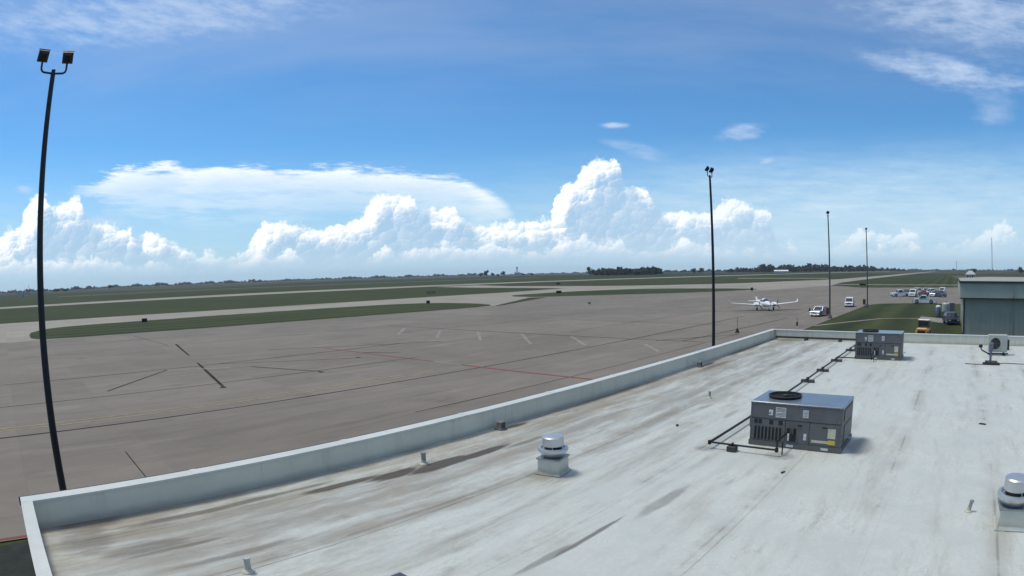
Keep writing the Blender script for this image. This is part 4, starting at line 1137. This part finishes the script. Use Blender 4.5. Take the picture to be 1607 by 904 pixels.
for px, w, h, face, lb in (((227, 508.5), 1.1, .7, 'sign', 'dark low sign on the near grass island, toward its left end'), ((672, 478.3), .9, .7, 'sign', 'dark low sign near the right tip of the first grass island'),
                           ((677, 462.3), 3.2, .9, 'line_yellow', 'pale low sign on the grass beyond the near taxiway'), ((877, 461.6), 1.8, .8, 'sign', 'dark low sign at the left end of the second grass island'),
                           ((876, 447.2), 2.2, .9, 'sign', 'dark low sign on the grass before the runway'), ((1180, 457.6), .9, 1.0, 'sign', 'dark low sign just above and left of the aircraft'),
                           ((1354, 449.2), 3.0, .8, 'sign', 'dark low sign on the grass behind the farthest light pole'), ((925, 479), .5, .3, 'sign', 'tiny dark box on the apron right of the first island')):
    p = at(*px); airfield_sign((p.x, p.y, 0), w, h, math.atan2(-p.x, p.y), lb, face)
# ---------------------------------------------------------------- far things: huts, elevator, masts, trees
def far(px, py_base, dist):
    d = ray(px, py_base); h = math.hypot(d.x, d.y)
    return Vector((d.x / h * dist, d.y / h * dist, -0.04)), math.atan2(-d.x, d.y)


p, rz = far(37, 460, 900)
t = thing('equipment_hut', p, 'small pale hut with a mast on the horizon at the far left', 'hut', rz=rz)
MB().box(-8.5, 8.5, -3, 3, 0, 4.2).build('wall', M['barn'], t)
MB().box(-9, 9, -3.5, 3.5, 4.201, 4.6).build('roof', M['alum_dk'], t)
MB().box(-1, .2, -3.03, -3.001, 0, 2.2).build('door', M['darkcap'], t)
MB().tube([(2.5, 0, 4.6), (2.5, 0, 12)], [.35, .12], 8).build('mast', M['white'], t)
p, rz = far(811.5, 428, 2300)
t = thing('grain_elevator', p, 'pale grain elevator tower on the horizon between tree clumps', 'elevator', rz=rz)
for x in (-7, 0, 7): MB().lathe([(3.4, 0), (3.4, 13), (1.0, 16), (.2, 16.4)], (x, 0, 0), 16).build('silo', M['barn'], t)
MB().box(-2.2, 2.2, 4, 8, 0, 30).build('headhouse', M['barn'], t)
MB().box(-3.2, 3.2, 3.5, 8.5, 30.01, 34).build('penthouse', M['barn'], t)
p, rz = far(1226, 424, 1750)
t = thing('barn', p, 'long pale barn roof before the tree line on the horizon', 'barn', rz=rz)
MB().box(-20, 20, -6, 6, 0, 4.5).build('wall', M['barn'], t)
MB().loft([[(-21, -7, 4.5), (-21, 7, 4.5), (-21, 0, 8)], [(21, -7, 4.5), (21, 7, 4.5), (21, 0, 8)]]).build('roof', M['white'], t)
p, rz = far(1523, 436, 520)
t = thing('farmhouse', p, 'small pale gabled house beyond the hangar roof', 'house', rz=rz)
MB().box(-4.2, 4.2, -3.5, 3.5, 0, 3.6).build('wall', M['barn'], t)
rf = MB().loft([[(-4.8, -4.2, 3.6), (-4.8, 4.2, 3.6), (-1.5, 0, 6.6)], [(4.8, -4.2, 3.6), (4.8, 4.2, 3.6), (1.5, 0, 6.6)]]).build('roof', M['barn'], t)
MB().box(1.2, 1.9, .2, .9, 5.5, 7.2).build('chimney', M['brick'], rf)
for x in (-2.4, 2.0): MB().box(x - .5, x + .5, -3.53, -3.501, 1.2, 2.6).build('window', M['glass'], t)
MB().box(-.5, .5, -3.53, -3.501, 0, 2.2).build('door', M['darkcap'], t)


def lattice_mast(px, dist, h, w, label):
    p, rz = far(px, 424, dist)
    t = thing('radio_mast', p, label, 'mast', 'slim lattice masts on the horizon', rz)
    n = max(6, int(h / 8)); r_ = w / 2
    for k in range(3):
        a = k * 2 * math.pi / 3
        MB().tube([(r_ * math.cos(a), r_ * math.sin(a), 0), (r_ * math.cos(a), r_ * math.sin(a), h)], w * .10, 5).build('mast_leg', M['galv'], t)
    br = MB()
    for i in range(n):
        for k in range(3):
            a, b = k * 2 * math.pi / 3, (k + 1) * 2 * math.pi / 3
            br.tube([(r_ * math.cos(a), r_ * math.sin(a), h * i / n), (r_ * math.cos(b), r_ * math.sin(b), h * (i + 1) / n)], w * .06, 4)
    br.build('bracing', M['galv'], t)


lattice_mast(1557, 1500, 80, 2.6, 'tall slim mast on the horizon above the grey hangar')
lattice_mast(1501, 1800, 32, 2.2, 'shorter slim mast on the horizon at the left end of the hangar')
lattice_mast(44, 2000, 26, 2.0, 'small mast on the horizon at the far left edge')


def crown(mb, c, rx, rz, n, rnd, leaf):
    """leaf clumps spread through an uneven volume"""
    blobs = [(Vector((rnd.uniform(-.55, .55) * rx, rnd.uniform(-.55, .55) * rx, rnd.uniform(-.35, .6) * rz)), rnd.uniform(.35, .6)) for _ in range(7)]
    for _ in range(n):
        b, s = rnd.choice(blobs)
        d = Vector((rnd.gauss(0, 1), rnd.gauss(0, 1), rnd.gauss(0, 1))).normalized() * rnd.uniform(.5, 1.0)
        p = Vector(c) + b + Vector((d.x * rx * s, d.y * rx * s, d.z * rz * s))
        e1 = Vector((rnd.gauss(0, 1), rnd.gauss(0, 1), rnd.gauss(0, .6))).normalized(); e2 = e1.cross(Vector((rnd.gauss(0, 1), rnd.gauss(0, 1), rnd.gauss(0, 1)))).normalized()
        L = leaf * rnd.uniform(.6, 1.3)
        mb.add([p - e1 * L, p - e2 * L * .8, p + e1 * L, p + e2 * L * .8], [(0, 1, 2, 3)])


rt = random.Random(7)
trees = [(763, 429, 2000, 22, 9, 'tallest tree of the clump left of the pale elevator'), (755, 429.5, 2050, 13, 8, 'low tree at the left foot of the clump by the elevator'), (773, 429, 2080, 14, 8, 'low tree at the right foot of the clump by the elevator'),
         (789, 428.5, 2000, 17, 9, 'single round tree just left of the pale elevator'), (781, 429, 2100, 9, 5, 'bush between the tree clump and the single round tree'), (821, 428, 2200, 9, 6, 'small tree just right of the pale elevator'), (834, 428, 2250, 8, 6, 'lone bush right of the pale elevator'),
         (926, 428.5, 1500, 19, 9, 'round tree at the left end of the dark grove'), (1088, 426, 1700, 14, 9, 'left tree of the pair near the second light pole'), (1100, 426, 1700, 15, 9, 'right tree of the pair near the second light pole'),
         (1212, 424, 2000, 21, 10, 'tallest tree behind the pale barn'), (1382, 424, 2600, 12, 8, 'bush on the horizon right of the farthest light pole'), (1527, 423.5, 1500, 10, 9, 'small tree on the horizon behind the farmhouse'), (1601, 423.5, 1400, 14, 10, 'tree on the horizon at the right edge'),
         (172, 450, 1900, 13, 11, 'tree clump on the horizon at the left'), (88, 453, 1800, 10, 16, 'left tree of two on the horizon right of the first light pole'), (102, 452, 1850, 8, 14, 'right tree of two on the horizon right of the first light pole')]
for px, py, dist, h, rx, lb in trees:
    p, rz = far(px, py, dist)
    t = thing('tree', p, lb, 'tree', 'trees along the horizon', rz)
    MB().tube([(0, 0, -.3), (.1, 0, h * .3), (.3, .2, h * .62)], [h * .035, h * .026, h * .012], 7).build('trunk', M['bark'], t)
    lm = MB()
    for k in range(4):
        a = k * 1.7 + rt.random(); lm.tube([(.15, 0, h * .3), (rx * .35 * math.cos(a), rx * .35 * math.sin(a), h * .55), (rx * .6 * math.cos(a), rx * .6 * math.sin(a), h * .72)], [h * .014, h * .010, h * .004], 5)
    lm.build('limbs', M['bark'], t)
    cr = MB(); crown(cr, (0, 0, h * .56), rx, h * .52, 620, rt, max(.9, h * .06)); cr.build('crown', M['leaf'], t)


def wood(name, spans, label, leaf=1.6, m='leaf_far', dens=1.4):
    mb = MB()
    for (xa, xb, pyb, dist, ha, hb_) in spans:
        n = int(abs(xb - xa) * dens) + 1
        for i in range(n):
            f = (i + rt.random()) / n
            p, rz = far(xa + (xb - xa) * f, pyb, dist * rt.uniform(.92, 1.12))
            h = rt.uniform(ha, hb_) * (.75 + .5 * math.sin(f * 23 + xa) ** 2); rx = h * rt.uniform(.5, .8)
            crown(mb, (p.x, p.y, h * .48), rx, h * .52, int(46 + 2 * h), rt, leaf * h / 10)
    o = mb.build(name, M[m]); return tag(o, label, 'trees', kind='stuff')


wood('grove', [(932, 1038, 427, 1500, 9, 15), (950, 1030, 427, 1560, 10, 16)], 'dark grove of trees on the horizon right of the middle', 1.7)
wood('tree_line', [(1140, 1215, 424, 2300, 11, 17), (1195, 1300, 424, 2200, 16, 24), (1300, 1375, 424, 2500, 15, 22), (1375, 1420, 424, 3000, 9, 15), (1040, 1140, 426, 3600, 8, 16)], 'broken line of trees along the right part of the horizon', 1.8, dens=.8)
wood('distant_tree_line', [(-30, 150, 452, 3600, 10, 18), (150, 420, 446, 4200, 10, 20), (420, 760, 436, 4600, 9, 20), (800, 930, 429, 5200, 8, 14), (1420, 1640, 424, 4600, 7, 14)], 'thin dark line of far trees along the horizon', 2.0, dens=.55)


# ---------------------------------------------------------------- summer haze over the plain
hb = MB().box(-7000, 7000, -7000, 7000, -1.1, 90.0).build('haze', bpy.data.materials.new('haze_air'))
hm = hb.data.materials[0]; hm.use_nodes = True; nt = hm.node_tree; nt.nodes.clear()
o_ = nt.nodes.new('ShaderNodeOutputMaterial'); v_ = nt.nodes.new('ShaderNodeVolumePrincipled')
v_.inputs['Color'].default_value = (0.86, 0.92, 1.0, 1); v_.inputs['Density'].default_value = 0.000055; v_.inputs['Anisotropy'].default_value = 0.2
nt.links.new(v_.outputs[0], o_.inputs['Volume'])
tag(hb, 'pale summer haze over the plain', 'haze', kind='stuff')
